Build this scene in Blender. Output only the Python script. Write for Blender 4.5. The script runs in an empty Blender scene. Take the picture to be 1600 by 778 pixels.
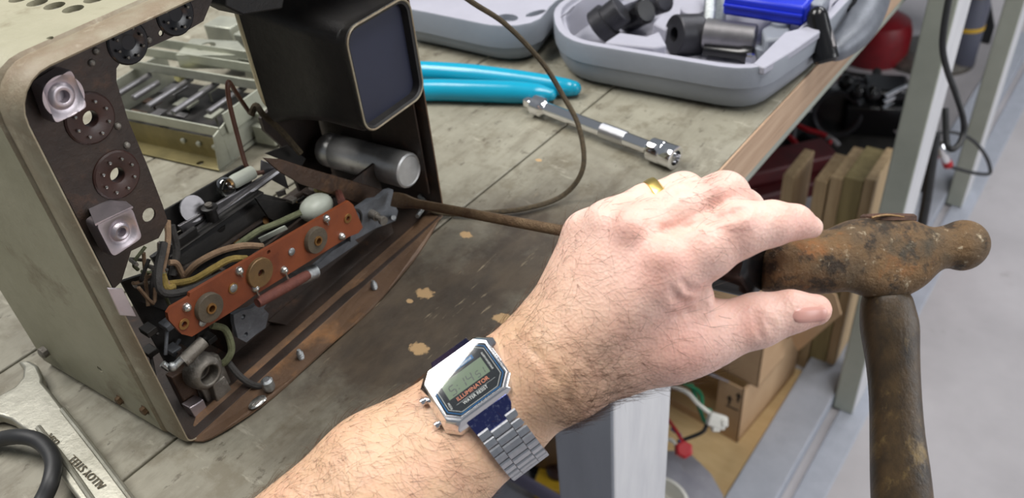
import bpy, bmesh, math, random
import numpy as np
from mathutils import Vector, Matrix
random.seed(7); rng = np.random.default_rng(7)
SC = bpy.context.scene; COL = SC.collection

# ------------------------------------------------------------------ camera
FPX = 1287.0
R3 = np.array([[0.8000,-0.3152,0.5106],[0.5942,0.5346,-0.6009],[-0.0836,0.7841,0.6150]])
CX = R3[:,0]/np.linalg.norm(R3[:,0]); CY = R3[:,1]-CX*(R3[:,1]@CX); CY/=np.linalg.norm(CY); CZ=np.cross(CX,CY)
R3 = np.stack([CX,CY,CZ],axis=1)
BZ = 0.94                       # bench top height
CAM = np.array([0.0,0.0,BZ+0.34])
camd = bpy.data.cameras.new('camera'); cam = bpy.data.objects.new('camera', camd); COL.objects.link(cam)
cam.matrix_world = Matrix([[*R3[0],CAM[0]],[*R3[1],CAM[1]],[*R3[2],CAM[2]],[0,0,0,1]])
camd.sensor_width = 36; camd.lens = FPX/1600*36; camd.clip_start = 0.01; camd.clip_end = 50
camd.dof.use_dof = True; camd.dof.focus_distance = 0.40; camd.dof.aperture_fstop = 11.5
SC.camera = cam

# ------------------------------------------------------------------ world, lamps, exposure
SC.view_settings.view_transform='Standard'; SC.view_settings.look='None'
SC.view_settings.gamma=1.0; SC.view_settings.use_curve_mapping=False
SC.view_settings.exposure = 0.0
w = bpy.data.worlds.new('world'); SC.world = w; w.use_nodes=True
w.node_tree.nodes['Background'].inputs[0].default_value=(0.72,0.78,0.86,1)
w.node_tree.nodes['Background'].inputs[1].default_value=0.27
def area(name, loc, target, sx, sy, power, col=(1,0.97,0.93)):
    l=bpy.data.lights.new(name,'AREA'); l.shape='RECTANGLE'; l.size=sx; l.size_y=sy; l.energy=power; l.color=col
    o=bpy.data.objects.new(name,l); COL.objects.link(o); o.location=loc
    d=Vector(target)-Vector(loc); o.rotation_euler=d.to_track_quat('-Z','Y').to_euler(); return o
area('ceiling_lamp', (0.35,0.55,2.75), (-0.15,0.35,0.9), 1.3,0.5, 28)
area('side_light', (3.2,1.6,1.7), (-0.3,1.0,0.6), 2.2,1.8, 62, (0.97,0.98,1.0))  # unseen broad light on the right, placed for the bright leg faces
# strip lamp over the left side of the bench (the one mirrored in the watch glass)
LAMP2=area('ceiling_lamp', (-1.195,-0.05,2.5), (-1.195,-0.05,0), 0.6,1.2, 40)
LAMP2.rotation_euler=(0,0,-math.atan2(.30,.95))
area('ceiling_lamp', (0.1,2.7,2.75), (0.0,1.9,0.0), 1.3,0.4, 32, (0.96,0.97,1.0))

# ------------------------------------------------------------------ pixel to place helpers (photograph 1600x778)
def ray(px,py):
    return R3@np.array([(px-800.0)/FPX, -(py-389.0)/FPX, -1.0])
def at(px,py,d): return CAM+ray(px,py)*d
def onz(px,py,z): r=ray(px,py); return CAM+r*((z-CAM[2])/r[2])
def onp(px,py,p,nn): r=ray(px,py); return CAM+r*(((np.array(p)-CAM)@np.array(nn))/(r@np.array(nn)))
def onx(px,py,x): return onp(px,py,(x,0,0),(1,0,0))
def ony(px,py,y): return onp(px,py,(0,y,0),(0,1,0))
def nrm(v): v=np.array(v,float); return v/np.linalg.norm(v)
Zup=np.array([0,0,1.0])

# ------------------------------------------------------------------ materials
def mat(name, c1, c2=None, scale=8.0, rough=0.5, metal=0.0, bump=0.0, bscale=60.0, detail=6.0, lo=0.35, hi=0.65,
        c3=None, c3scale=25.0, c3lo=0.55, c3hi=0.7, stretch=(1,1,1), spec=0.5, rough2=None, sss=0.0, coat=0.0):
    m=bpy.data.materials.new(name); m.use_nodes=True; nt=m.node_tree; N=nt.nodes; L=nt.links
    b=N['Principled BSDF']
    def S(c): return tuple(((x/255.0)/12.92 if x/255.0<=0.04045 else ((x/255.0+0.055)/1.055)**2.4) for x in c)+(1,)
    tc=N.new('ShaderNodeTexCoord'); mp=N.new('ShaderNodeMapping'); mp.inputs['Scale'].default_value=stretch
    L.new(tc.outputs['Object'],mp.inputs['Vector'])
    out=None
    if c2 is not None:
        n=N.new('ShaderNodeTexNoise'); n.inputs['Scale'].default_value=scale; n.inputs['Detail'].default_value=detail; n.inputs['Roughness'].default_value=0.65
        L.new(mp.outputs[0],n.inputs['Vector'])
        r=N.new('ShaderNodeMapRange'); r.inputs[1].default_value=lo; r.inputs[2].default_value=hi; L.new(n.outputs[0],r.inputs[0])
        mx=N.new('ShaderNodeMix'); mx.data_type='RGBA'; mx.inputs[6].default_value=S(c1); mx.inputs[7].default_value=S(c2); L.new(r.outputs[0],mx.inputs[0])
        out=mx.outputs[2]
        if c3 is not None:
            n2=N.new('ShaderNodeTexNoise'); n2.inputs['Scale'].default_value=c3scale; n2.inputs['Detail'].default_value=8; n2.inputs['Roughness'].default_value=0.7
            L.new(mp.outputs[0],n2.inputs['Vector'])
            r2=N.new('ShaderNodeMapRange'); r2.inputs[1].default_value=c3lo; r2.inputs[2].default_value=c3hi; L.new(n2.outputs[0],r2.inputs[0])
            mx2=N.new('ShaderNodeMix'); mx2.data_type='RGBA'; L.new(out,mx2.inputs[6]); mx2.inputs[7].default_value=S(c3); L.new(r2.outputs[0],mx2.inputs[0])
            out=mx2.outputs[2]
        L.new(out,b.inputs['Base Color'])
        if rough2 is not None:
            rr=N.new('ShaderNodeMapRange'); rr.inputs[3].default_value=rough; rr.inputs[4].default_value=rough2; L.new(r.outputs[0],rr.inputs[0]); L.new(rr.outputs[0],b.inputs['Roughness'])
    else: b.inputs['Base Color'].default_value=S(c1)
    if rough2 is None or c2 is None: b.inputs['Roughness'].default_value=rough
    b.inputs['Metallic'].default_value=metal; b.inputs['Specular IOR Level'].default_value=spec
    b.inputs['Coat Weight'].default_value=coat
    if sss>0:
        b.inputs['Subsurface Weight'].default_value=sss; b.inputs['Subsurface Radius'].default_value=(1.0,0.35,0.2); b.inputs['Subsurface Scale'].default_value=0.004
    if bump>0:
        n3=N.new('ShaderNodeTexNoise'); n3.inputs['Scale'].default_value=bscale; n3.inputs['Detail'].default_value=8; n3.inputs['Roughness'].default_value=0.7
        L.new(mp.outputs[0],n3.inputs['Vector'])
        bp=N.new('ShaderNodeBump'); bp.inputs['Strength'].default_value=bump; bp.inputs['Distance'].default_value=0.002
        L.new(n3.outputs[0],bp.inputs['Height']); L.new(bp.outputs[0],b.inputs['Normal'])
    m['nodes_out']=0
    return m
M={}
M['paint']=mat('case_paint',(138,135,112),(158,154,132),10,0.5,c3=(94,78,50),c3scale=17,c3lo=0.55,c3hi=0.74,bump=0.35,bscale=90)
M['rim']=mat('rim_metal',(144,138,118),(116,98,76),30,0.5,c3=(165,158,138),c3scale=60,bump=0.4,bscale=120)
M['rust']=mat('rusty_brown',(58,45,38),(80,61,48),30,0.42,metal=0.15,c3=(122,90,62),c3scale=22,c3lo=0.56,c3hi=0.72,bump=0.4,bscale=200)
M['flange']=mat('rusted_flange',(84,65,51),(106,82,62),24,0.42,metal=0.2,c3=(150,108,70),c3scale=22,c3lo=0.56,c3hi=0.72,bump=0.4,bscale=200)
M['darkbrown']=mat('dark_brown_metal',(42,35,31),(60,48,41),35,0.5,metal=0.2,c3=(88,62,46),c3scale=50,c3lo=0.6,c3hi=0.75,bump=0.3,bscale=200)
M['black']=mat('black_paint',(24,23,24),(38,36,34),30,0.42,bump=0.2,bscale=120)
M['blackgloss']=mat('black_plastic',(16,16,18),rough=0.22)
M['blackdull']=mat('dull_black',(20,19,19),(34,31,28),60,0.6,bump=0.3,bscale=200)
M['screen']=mat('dark_blue_face',(34,38,58),(28,31,48),8,0.5,c3=(120,120,130),c3scale=60,c3lo=0.79,c3hi=0.82)
M['alum']=mat('aluminium',(206,206,206),(176,176,174),40,0.36,metal=0.75,c3=(120,116,104),c3scale=70,c3lo=0.62,c3hi=0.75,bump=0.12,bscale=150)
M['bracket']=mat('satin_steel',(190,182,186),(168,160,165),30,0.38,metal=0.85,bump=0.1,bscale=300)
M['diecast']=mat('grey_diecast',(118,122,128),(92,95,100),60,0.5,metal=0.6,bump=0.4,bscale=300)
M['oldsteel']=mat('old_steel',(140,136,128),(96,90,84),60,0.45,metal=0.7,c3=(190,186,178),c3scale=120,bump=0.5,bscale=260)
M['phenolic']=mat('orange_phenolic',(130,68,38),(112,56,32),30,0.45,c3=(96,48,30),c3scale=60,c3lo=0.6,c3hi=0.78,bump=0.15,bscale=150)
M['phenbrown']=mat('brown_phenolic',(58,34,27),(44,27,22),40,0.4,bump=0.1)
M['washer']=mat('fibre_washer',(96,86,70),(78,70,58),60,0.6,bump=0.3,bscale=400)
M['washer2']=mat('brass_washer',(140,108,66),(110,88,60),60,0.45,metal=0.4,bump=0.2,bscale=400)
M['brass']=mat('brass',(176,134,84),rough=0.35,metal=0.9)
M['solder']=mat('solder',(216,214,210),(170,168,160),200,0.22,metal=0.9)
M['chrome']=mat('chrome',(232,232,234),rough=0.09,metal=1.0)
M['knurl']=mat('knurled_chrome',(214,214,216),rough=0.3,metal=1.0)
M['cream']=mat('cream_paint',(188,176,140),(96,82,60),50,0.55,lo=0.5,hi=0.6,bump=0.3)
M['yellowwire']=mat('yellow_cloth',(150,128,66),(122,104,52),200,0.8,bump=0.6,bscale=800)
M['beigewire']=mat('beige_cloth',(150,124,98),(124,100,78),200,0.8,bump=0.6,bscale=800)
M['greenwire']=mat('green_cloth',(118,122,92),(92,96,70),200,0.8,bump=0.6,bscale=800)
M['darkwire']=mat('dark_cloth',(58,56,54),(44,42,40),200,0.7,bump=0.5,bscale=800)
M['brownwire']=mat('brown_rubber_wire',(104,66,50),(84,54,42),60,0.5)
M['olivewire']=mat('olive_cloth_wire',(92,78,54),(66,56,40),400,0.7,bump=0.8,bscale=900)
M['resistor']=mat('reddish_sleeve',(112,64,52),(92,50,42),150,0.7,bump=0.5,bscale=500)
M['ceramic']=mat('white_ceramic',(196,202,190),(178,184,172),30,0.4)
M['rubber']=mat('black_rubber',(30,31,33),(40,41,43),80,0.5)
M['skyplas']=mat('turquoise_grip',(8,150,182),(10,140,172),10,0.24,bump=0.05,bscale=40)
M['casegrey']=mat('grey_tool_case',(138,143,152),(132,137,146),30,0.48,bump=0.3,bscale=900)
M['caselight']=mat('pale_tool_case_inside',(166,166,178),(160,160,172),30,0.5,bump=0.3,bscale=900)
M['darksteel']=mat('black_oxide',(48,48,52),(62,62,66),30,0.42,metal=0.6,bump=0.15,bscale=300)
M['greysteel']=mat('grey_steel',(150,148,150),(126,124,126),30,0.36,metal=0.85,bump=0.1)
M['zinc']=mat('zinc',(196,200,200),(150,155,158),150,0.28,metal=0.9,bump=0.4,bscale=500)
M['blue']=mat('blue_plastic',(12,40,190),rough=0.42)
M['wrench']=mat('wrench_steel',(176,174,162),(150,148,136),40,0.36,metal=0.75,bump=0.15,bscale=200,c3=(120,92,62),c3scale=20,c3lo=0.68,c3hi=0.8)
M['punch']=mat('stamped_mark',(84,76,58),rough=0.7)
M['graypaint']=mat('pale_green_grey_paint',(172,176,164),(160,164,152),10,0.6,bump=0.25,bscale=60,c3=(120,122,108),c3scale=40,c3lo=0.68,c3hi=0.78)
M['graypaint2']=mat('blue_grey_paint',(170,174,184),(160,164,174),10,0.6,bump=0.3,bscale=60,c3=(90,92,100),c3scale=26,c3lo=0.72,c3hi=0.76,stretch=(3,3,0.6))
M['litface']=mat('lit_face_paint',(214,214,216),(200,200,204),12,0.6,bump=0.25,bscale=60,c3=(150,148,144),c3scale=30,c3lo=0.68,c3hi=0.76,stretch=(3,3,0.6))
M['rawwood']=mat('raw_wood',(188,160,134),(162,132,106),5,0.7,bump=0.3,bscale=30,stretch=(30,1.2,30),c3=(132,104,84),c3scale=6,c3lo=0.6,c3hi=0.75)
M['pine']=mat('pine_board',(196,170,132),(168,142,106),6,0.7,bump=0.2,bscale=30,stretch=(14,14,1.2))
M['pinedark']=mat('treated_board',(158,142,98),(134,120,80),6,0.7,bump=0.2,bscale=30,stretch=(14,14,1.2))
M['card']=mat('cardboard',(198,166,130),(188,154,118),10,0.8,bump=0.05)
M['ply']=mat('plywood',(214,186,138),(202,172,124),6,0.7,stretch=(3,12,3))
M['ink']=mat('black_ink',(34,28,24),rough=0.8)
M['red']=mat('red_plastic',(176,24,34),(160,20,30),20,0.35)
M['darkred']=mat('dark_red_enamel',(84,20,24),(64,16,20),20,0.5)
M['redmetal']=mat('red_enamel',(140,24,34),(118,20,28),20,0.4)
M['whiteplas']=mat('white_plastic',(228,226,218),(214,212,204),40,0.4)
M['greenplas']=mat('green_wire',(22,110,74),rough=0.45)
M['bluewire']=mat('blue_wire',(52,84,140),rough=0.45)
M['yellow']=mat('yellow_plastic',(214,172,44),(196,154,36),20,0.5)
M['bag']=mat('grey_plastic_film',(150,150,158),(130,130,140),20,0.3)
M['pot']=mat('varnished_wood',(96,70,40),(70,50,30),20,0.4)
M['boltrust']=mat('rusty_bolt',(104,82,56),(78,56,36),300,0.6,metal=.3,bump=.5,bscale=600)
M['mark']=mat('paint_scuff',(90,90,98),rough=0.8)
# ------------------------------------------------------------------ mesh helpers
class MB:
    def __init__(s): s.v=[]; s.f=[]; s.m=[]; s.mi=0
    def add(s,vs,fs):
        o=len(s.v); s.v+= [tuple(map(float,p)) for p in vs]; s.f+=[tuple(o+i for i in f) for f in fs]; s.m+=[s.mi]*len(fs)
    def box(s,c,ax,ay,az):          # half-vectors
        c,ax,ay,az=map(np.array,(c,ax,ay,az))
        vs=[c+i*ax+j*ay+k*az for k in(-1,1) for j in(-1,1) for i in(-1,1)]
        s.add(vs,[(0,2,3,1),(4,5,7,6),(0,1,5,4),(2,6,7,3),(0,4,6,2),(1,3,7,5)]); return s
    def aabb(s,lo,hi):
        lo=np.array(lo,float);hi=np.array(hi,float);c=(lo+hi)/2;h=(hi-lo)/2
        return s.box(c,(h[0],0,0),(0,h[1],0),(0,0,h[2]))
    def prism(s,pts,ext):           # polygon extruded by vector
        pts=[np.array(p,float) for p in pts]; e=np.array(ext,float); n=len(pts)
        vs=pts+[p+e for p in pts]
        s.add(vs,[tuple(range(n))[::-1],tuple(range(n,2*n))]+[(i,(i+1)%n,n+(i+1)%n,n+i) for i in range(n)]); return s
    def loft(s,rings,cap0=True,cap1=True,closed=False):
        n=len(rings[0]); vs=[p for r in rings for p in r]; fs=[]
        K=len(rings)
        for k in range(K if closed else K-1):
            a=k*n;b=((k+1)%K)*n
            for i in range(n): j=(i+1)%n; fs.append((a+i,a+j,b+j,b+i))
        if not closed:
            if cap0: fs.append(tuple(range(n))[::-1])
            if cap1: fs.append(tuple(range((K-1)*n,K*n)))
        s.add(vs,fs); return s
    def lathe(s,o,d,prof,seg=24,ref=None,cap=True):   # prof: (h,r)
        o=np.array(o,float); d=nrm(d); r0=np.array(ref if ref is not None else ((1,0,0) if abs(d[0])<0.8 else (0,1,0)),float)
        a=nrm(r0-d*(r0@d)); b=np.cross(d,a)
        rings=[[o+d*h+(a*math.cos(t)+b*math.sin(t))*max(r,1e-5) for t in (2*math.pi*i/seg for i in range(seg))] for h,r in prof]
        return s.loft(rings,cap,cap)
    def cyl(s,a,b,r,r2=None,seg=20):
        a=np.array(a,float);b=np.array(b,float); return s.lathe(a,b-a,[(0,r),(np.linalg.norm(b-a),r if r2 is None else r2)],seg)
    def ball(s,c,r,seg=14,sc=(1,1,1)):
        c=np.array(c,float);n=seg//2; rings=[]
        for k in range(n+1):
            ph=math.pi*k/n; rr=max(math.sin(ph),1e-3)
            rings.append([c+np.array([sc[0]*r*rr*math.cos(t),sc[1]*r*rr*math.sin(t),-sc[2]*r*math.cos(ph)]) for t in (2*math.pi*i/seg for i in range(seg))])
        return s.loft(rings)
    def tube(s,pts,r,seg=8,sub=6,closed=False):
        P=spline(pts,sub,closed) if sub>1 else [np.array(p,float) for p in pts]
        n=len(P); R=r if isinstance(r,(list,tuple,np.ndarray)) else None
        rings=[]; prev=None
        for i,p in enumerate(P):
            if closed: t=P[(i+1)%n]-P[i-1]
            else: t=P[min(i+1,n-1)]-P[max(i-1,0)]
            t=nrm(t)
            if prev is None:
                a=np.array((0,0,1.0)) if abs(t[2])<0.9 else np.array((1.0,0,0)); a=nrm(a-t*(a@t))
            else: a=nrm(prev-t*(prev@t))
            prev=a; b=np.cross(t,a)
            rr=np.interp(i/(n-1),np.linspace(0,1,len(R)),R) if R is not None else r
            rings.append([p+(a*math.cos(q)+b*math.sin(q))*rr for q in (2*math.pi*k/seg for k in range(seg))])
        return s.loft(rings,closed=closed)
def spline(pts,sub=6,closed=False):
    P=[np.array(p,float) for p in pts]; n=len(P); out=[]
    rngk=range(n if closed else n-1)
    for i in rngk:
        p0=P[i-1] if (i>0 or closed) else 2*P[0]-P[1]; p1=P[i]; p2=P[(i+1)%n]; p3=P[(i+2)%n] if (closed or i+2<n) else 2*P[-1]-P[-2]
        for k in range(sub):
            t=k/sub; out.append(0.5*((2*p1)+(-p0+p2)*t+(2*p0-5*p1+4*p2-p3)*t*t+(-p0+3*p1-3*p2+p3)*t**3))
    if not closed: out.append(P[-1])
    return out
def finish(o,bevel=0,angle=35,smooth=True,seg=2,sub=0):
    me=o.data
    if smooth:
        me.polygons.foreach_set('use_smooth',[True]*len(me.polygons)); me.set_sharp_from_angle(angle=math.radians(angle))
    if bevel>0:
        b=o.modifiers.new('bevel','BEVEL'); b.width=bevel; b.segments=seg; b.limit_method='ANGLE'; b.angle_limit=math.radians(35); b.harden_normals=False
        for p in me.polygons: p.use_smooth=True
    if sub: s_=o.modifiers.new('sub','SUBSURF'); s_.levels=sub; s_.render_levels=sub
def build(name,mb,mats,parent=None,bevel=0,angle=35,smooth=True,loc=None,seg=2,sub=0):
    """one mesh object; world-space verts; origin at loc or parent's origin"""
    me=bpy.data.meshes.new(name)
    off=np.array(loc if loc is not None else (ROOT[parent.name] if parent else (0,0,0)),float)
    me.from_pydata([tuple(np.array(v)-off) for v in mb.v],[],mb.f)
    if not isinstance(mats,(list,tuple)): mats=[mats]
    for m in mats: me.materials.append(m)
    me.polygons.foreach_set('material_index',mb.m)
    bm=bmesh.new(); bm.from_mesh(me); bmesh.ops.recalc_face_normals(bm,faces=bm.faces); bm.to_mesh(me); bm.free()
    me.update()
    o=bpy.data.objects.new(name,me); COL.objects.link(o)
    if parent:
        o.parent=parent; ROOT[o.name]=tuple(off)
        if loc is not None: o.location=Vector(off)-Vector(ROOT[parent.name])
    else: o.location=off; ROOT[o.name]=tuple(off)
    finish(o,bevel,angle,smooth,seg,sub); return o
ROOT={}
def thing(name,loc,label,cat,group=None):
    o=bpy.data.objects.new(name,None); COL.objects.link(o); o.location=loc; o.empty_display_size=0.02
    ROOT[o.name]=tuple(map(float,loc)); o['label']=label; o['category']=cat
    if group: o['group']=group
    return o
def tag(o,label,cat,group=None,kind=None):
    o['label']=label; o['category']=cat
    if group: o['group']=group
    if kind: o['kind']=kind
    return o
def bake(o):
    """apply modifiers into the mesh"""
    dg=bpy.context.evaluated_depsgraph_get(); me=bpy.data.meshes.new_from_object(o.evaluated_get(dg)); old=o.data; o.modifiers.clear(); o.data=me; me.name=o.name
def cut(o,cutter_mb,loc=None):
    me=bpy.data.meshes.new('cut'); off=ROOT[o.name]
    me.from_pydata([tuple(np.array(v)-np.array(off)) for v in cutter_mb.v],[],cutter_mb.f)
    bm=bmesh.new(); bm.from_mesh(me); bmesh.ops.recalc_face_normals(bm,faces=bm.faces); bm.to_mesh(me); bm.free()
    c=bpy.data.objects.new('cut',me); COL.objects.link(c); c.parent=o.parent; c.location=o.location
    for ob in (o,c):
        bm=bmesh.new(); bm.from_mesh(ob.data); bmesh.ops.triangulate(bm,faces=[f for f in bm.faces if len(f.verts)>4]); bm.to_mesh(ob.data); bm.free()
    keep=o.data.copy()
    md=o.modifiers.new('b','BOOLEAN'); md.operation='DIFFERENCE'; md.object=c; md.solver='EXACT'
    bpy.context.view_layer.update()
    bake(o)
    if len(o.data.polygons)<5: print('BOOLEAN FAILED',o.name); o.data=keep
    bpy.data.objects.remove(c)
    for p in o.data.polygons: p.use_smooth=True
    o.data.set_sharp_from_angle(angle=math.radians(35))
def text(name,s,org,xd,yd,size,mat_,parent,ext=0.00004,align='LEFT',shear=0.0,sx=1.0):
    cu=bpy.data.curves.new(name,'FONT'); cu.body=s; cu.size=size; cu.extrude=ext; cu.align_x=align; cu.shear=shear
    o=bpy.data.objects.new(name,cu); COL.objects.link(o)
    bpy.context.view_layer.update()
    dg=bpy.context.evaluated_depsgraph_get(); me=bpy.data.meshes.new_from_object(o.evaluated_get(dg)); bpy.data.objects.remove(o)
    me.materials.clear(); me.materials.append(mat_)
    o=bpy.data.objects.new(name,me); COL.objects.link(o)
    xd=nrm(xd); yd=np.array(yd,float); yd=nrm(yd-xd*(yd@xd)); zd=np.cross(xd,yd)
    base=np.array(ROOT[parent.name]) if parent else np.zeros(3)
    p=np.array(org)-base
    mtx=np.stack([xd*sx,yd,zd],axis=1)
    for v in me.vertices: v.co=Vector(mtx@np.array(v.co)+p)
    if parent: o.parent=parent
    return o
def rrect2(w,h,r,rb,n=5):
    pts=[]
    for cx,cy,a0,q in ((w/2-r,h/2-r,0,r),(-w/2+r,h/2-r,90,r),(-w/2+rb,-h/2+rb,180,rb),(w/2-rb,-h/2+rb,270,rb)):
        for k in range(n+1):
            a=math.radians(a0+90*k/n); pts.append((cx+q*math.cos(a),cy+q*math.sin(a)))
    return pts
def rrect(w,h,r,n=5):               # rounded rectangle outline centred on 0
    pts=[]
    for cx,cy,a0 in ((w/2-r,h/2-r,0),(-w/2+r,h/2-r,90),(-w/2+r,-h/2+r,180),(w/2-r,-h/2+r,270)):
        for k in range(n+1):
            a=math.radians(a0+90*k/n); pts.append((cx+r*math.cos(a),cy+r*math.sin(a)))
    return pts
# ------------------------------------------------------------------ floor
fl=build('floor',MB().aabb((-4,-3,-0.05),(4,7,0.0)),mat('concrete',(186,182,184),(168,164,166),2.5,0.55,bump=0.15,bscale=40,c3=(140,134,132),c3scale=9,c3lo=0.62,c3hi=0.8))
fl['kind']='structure'

# ------------------------------------------------------------------ workbench
XE=-0.2046
def bench_mat():
    m=bpy.data.materials.new('worn_bench'); m.use_nodes=True; nt=m.node_tree; N=nt.nodes; L=nt.links; b=N['Principled BSDF']
    def S(c): return tuple((((x/255.0)+0.055)/1.055)**2.4 for x in c)+(1,)
    tc=N.new('ShaderNodeTexCoord')
    def noise(scale,st=(1,1,1),det=8,dist=0.0,off=(0,0,0)):
        mp=N.new('ShaderNodeMapping'); mp.inputs['Scale'].default_value=st; mp.inputs['Location'].default_value=off; L.new(tc.outputs['Object'],mp.inputs['Vector'])
        n=N.new('ShaderNodeTexNoise'); n.inputs['Scale'].default_value=scale; n.inputs['Detail'].default_value=det; n.inputs['Roughness'].default_value=0.68; n.inputs['Distortion'].default_value=dist
        L.new(mp.outputs[0],n.inputs['Vector']); return n.outputs[0]
    def rng_(src,a,b2,c=0.0,d=1.0):
        r=N.new('ShaderNodeMapRange'); r.inputs[1].default_value=a; r.inputs[2].default_value=b2; r.inputs[3].default_value=c; r.inputs[4].default_value=d; L.new(src,r.inputs[0]); return r.outputs[0]
    def mix(f,a,b2):
        x=N.new('ShaderNodeMix'); x.data_type='RGBA'; L.new(f,x.inputs[0])
        for k,c in ((6,a),(7,b2)):
            if isinstance(c,tuple): x.inputs[k].default_value=S(c)
            else: L.new(c,x.inputs[k])
        return x.outputs[2]
    def mth(op,a,b2):
        x=N.new('ShaderNodeMath'); x.operation=op
        for k,c in ((0,a),(1,b2)):
            if isinstance(c,(int,float)): x.inputs[k].default_value=c
            else: L.new(c,x.inputs[k])
        return x.outputs[0]
    c=mix(rng_(noise(9),0.35,0.65),(148,145,130),(122,118,104))
    c=mix(rng_(noise(16,(2.5,0.7,1)),0.5,0.72,0,0.8),c,(84,76,60))
    c=mix(rng_(noise(38,det=12,off=(7,2,0)),0.52,0.64,0,0.55),c,(96,88,70))
    c=mix(rng_(noise(70,(1.5,.8,1),det=12,off=(1,9,0)),0.60,0.66,0,0.7),c,(70,62,50))
    c=mix(rng_(noise(45,(.7,2.5,1),det=12,off=(4,9,0)),0.60,0.70,0,0.6),c,(178,174,158))
    c=mix(rng_(noise(5,(18,1.2,1)),0.55,0.75,0,0.5),c,(96,88,70))
    c=mix(rng_(noise(22,det=10,off=(3,1,0)),0.62,0.7,0,0.8),c,(70,60,46))
    # big brown stain mid-top, with shade of hand and chassis painted in
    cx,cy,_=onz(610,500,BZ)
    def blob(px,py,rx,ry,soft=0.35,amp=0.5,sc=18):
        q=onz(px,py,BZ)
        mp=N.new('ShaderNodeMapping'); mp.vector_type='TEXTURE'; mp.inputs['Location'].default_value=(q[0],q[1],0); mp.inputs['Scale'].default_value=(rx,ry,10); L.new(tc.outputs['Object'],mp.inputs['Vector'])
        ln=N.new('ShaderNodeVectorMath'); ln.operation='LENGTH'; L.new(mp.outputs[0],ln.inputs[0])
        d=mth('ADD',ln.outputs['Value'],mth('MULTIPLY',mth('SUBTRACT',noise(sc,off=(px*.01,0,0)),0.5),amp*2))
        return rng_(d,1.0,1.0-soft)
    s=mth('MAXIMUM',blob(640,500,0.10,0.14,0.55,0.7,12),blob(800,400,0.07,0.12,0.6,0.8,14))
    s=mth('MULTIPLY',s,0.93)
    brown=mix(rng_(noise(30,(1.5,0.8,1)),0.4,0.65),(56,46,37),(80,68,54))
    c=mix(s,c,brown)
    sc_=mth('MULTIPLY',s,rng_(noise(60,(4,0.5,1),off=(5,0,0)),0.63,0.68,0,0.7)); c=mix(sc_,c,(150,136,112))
    for px,py,r in ((664,458,.0065),(655,545,.0065),(785,497,.006),(728,367,.005),(842,250,.003),(640,470,.0025),(700,560,.003)):
        c=mix(blob(px,py,r,r*0.8,0.2,0.9,220),c,(176,146,106))
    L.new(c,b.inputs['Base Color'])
    b.inputs['Roughness'].default_value=0.55
    bp=N.new('ShaderNodeBump'); bp.inputs['Strength'].default_value=0.35; bp.inputs['Distance'].default_value=0.0012
    L.new(noise(120,(1,0.4,1)),bp.inputs['Height']); L.new(bp.outputs[0],b.inputs['Normal'])
    return m
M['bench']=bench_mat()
wb=thing('workbench',(0,0,0),'long wooden workbench with worn planked top on grey painted legs','workbench')
top=MB(); edges=[XE,-0.342,-0.480,-0.617,-0.755,-0.893,-1.03]
for i in range(len(edges)-1):
    top.aabb((edges[i+1]+0.0008,-0.9,BZ-0.038),(edges[i]-(0.0008 if i else 0.0022),3.0,BZ))
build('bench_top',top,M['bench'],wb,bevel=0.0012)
build('edge_board',MB().aabb((XE-0.002,-0.9,BZ-0.036),(XE,3.0,BZ-0.0003)),M['rawwood'],wb,bevel=0.0006)
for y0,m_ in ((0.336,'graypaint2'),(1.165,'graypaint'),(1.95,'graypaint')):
    lg=build('leg',MB().aabb((XE-0.058,y0,0.0),(XE-0.002,y0+0.092,BZ-0.038)) if y0<1 else MB().aabb((-0.222,y0,0.006),(-0.184,y0+0.096,BZ-0.04)),[M[m_],M['litface']],wb,bevel=0.003)
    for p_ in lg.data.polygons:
        if p_.normal.x>.9: p_.material_index=1  # paler colour on this side paints in the light falling on it
build('apron',MB().aabb((XE-0.046,-0.8,BZ-0.13),(XE-0.062,3.0,BZ-0.04)),M['graypaint'],wb,bevel=0.002)
build('lower_rail',MB().aabb((-0.298,0.43,0.0),(-0.2235,3.0,0.038)),M['graypaint2'],wb,bevel=0.003)
build('lower_rail',MB().aabb((-0.2085,0.43,0.0),(-0.160,3.0,0.0055)),M['graypaint2'],wb,bevel=0.003)

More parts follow.
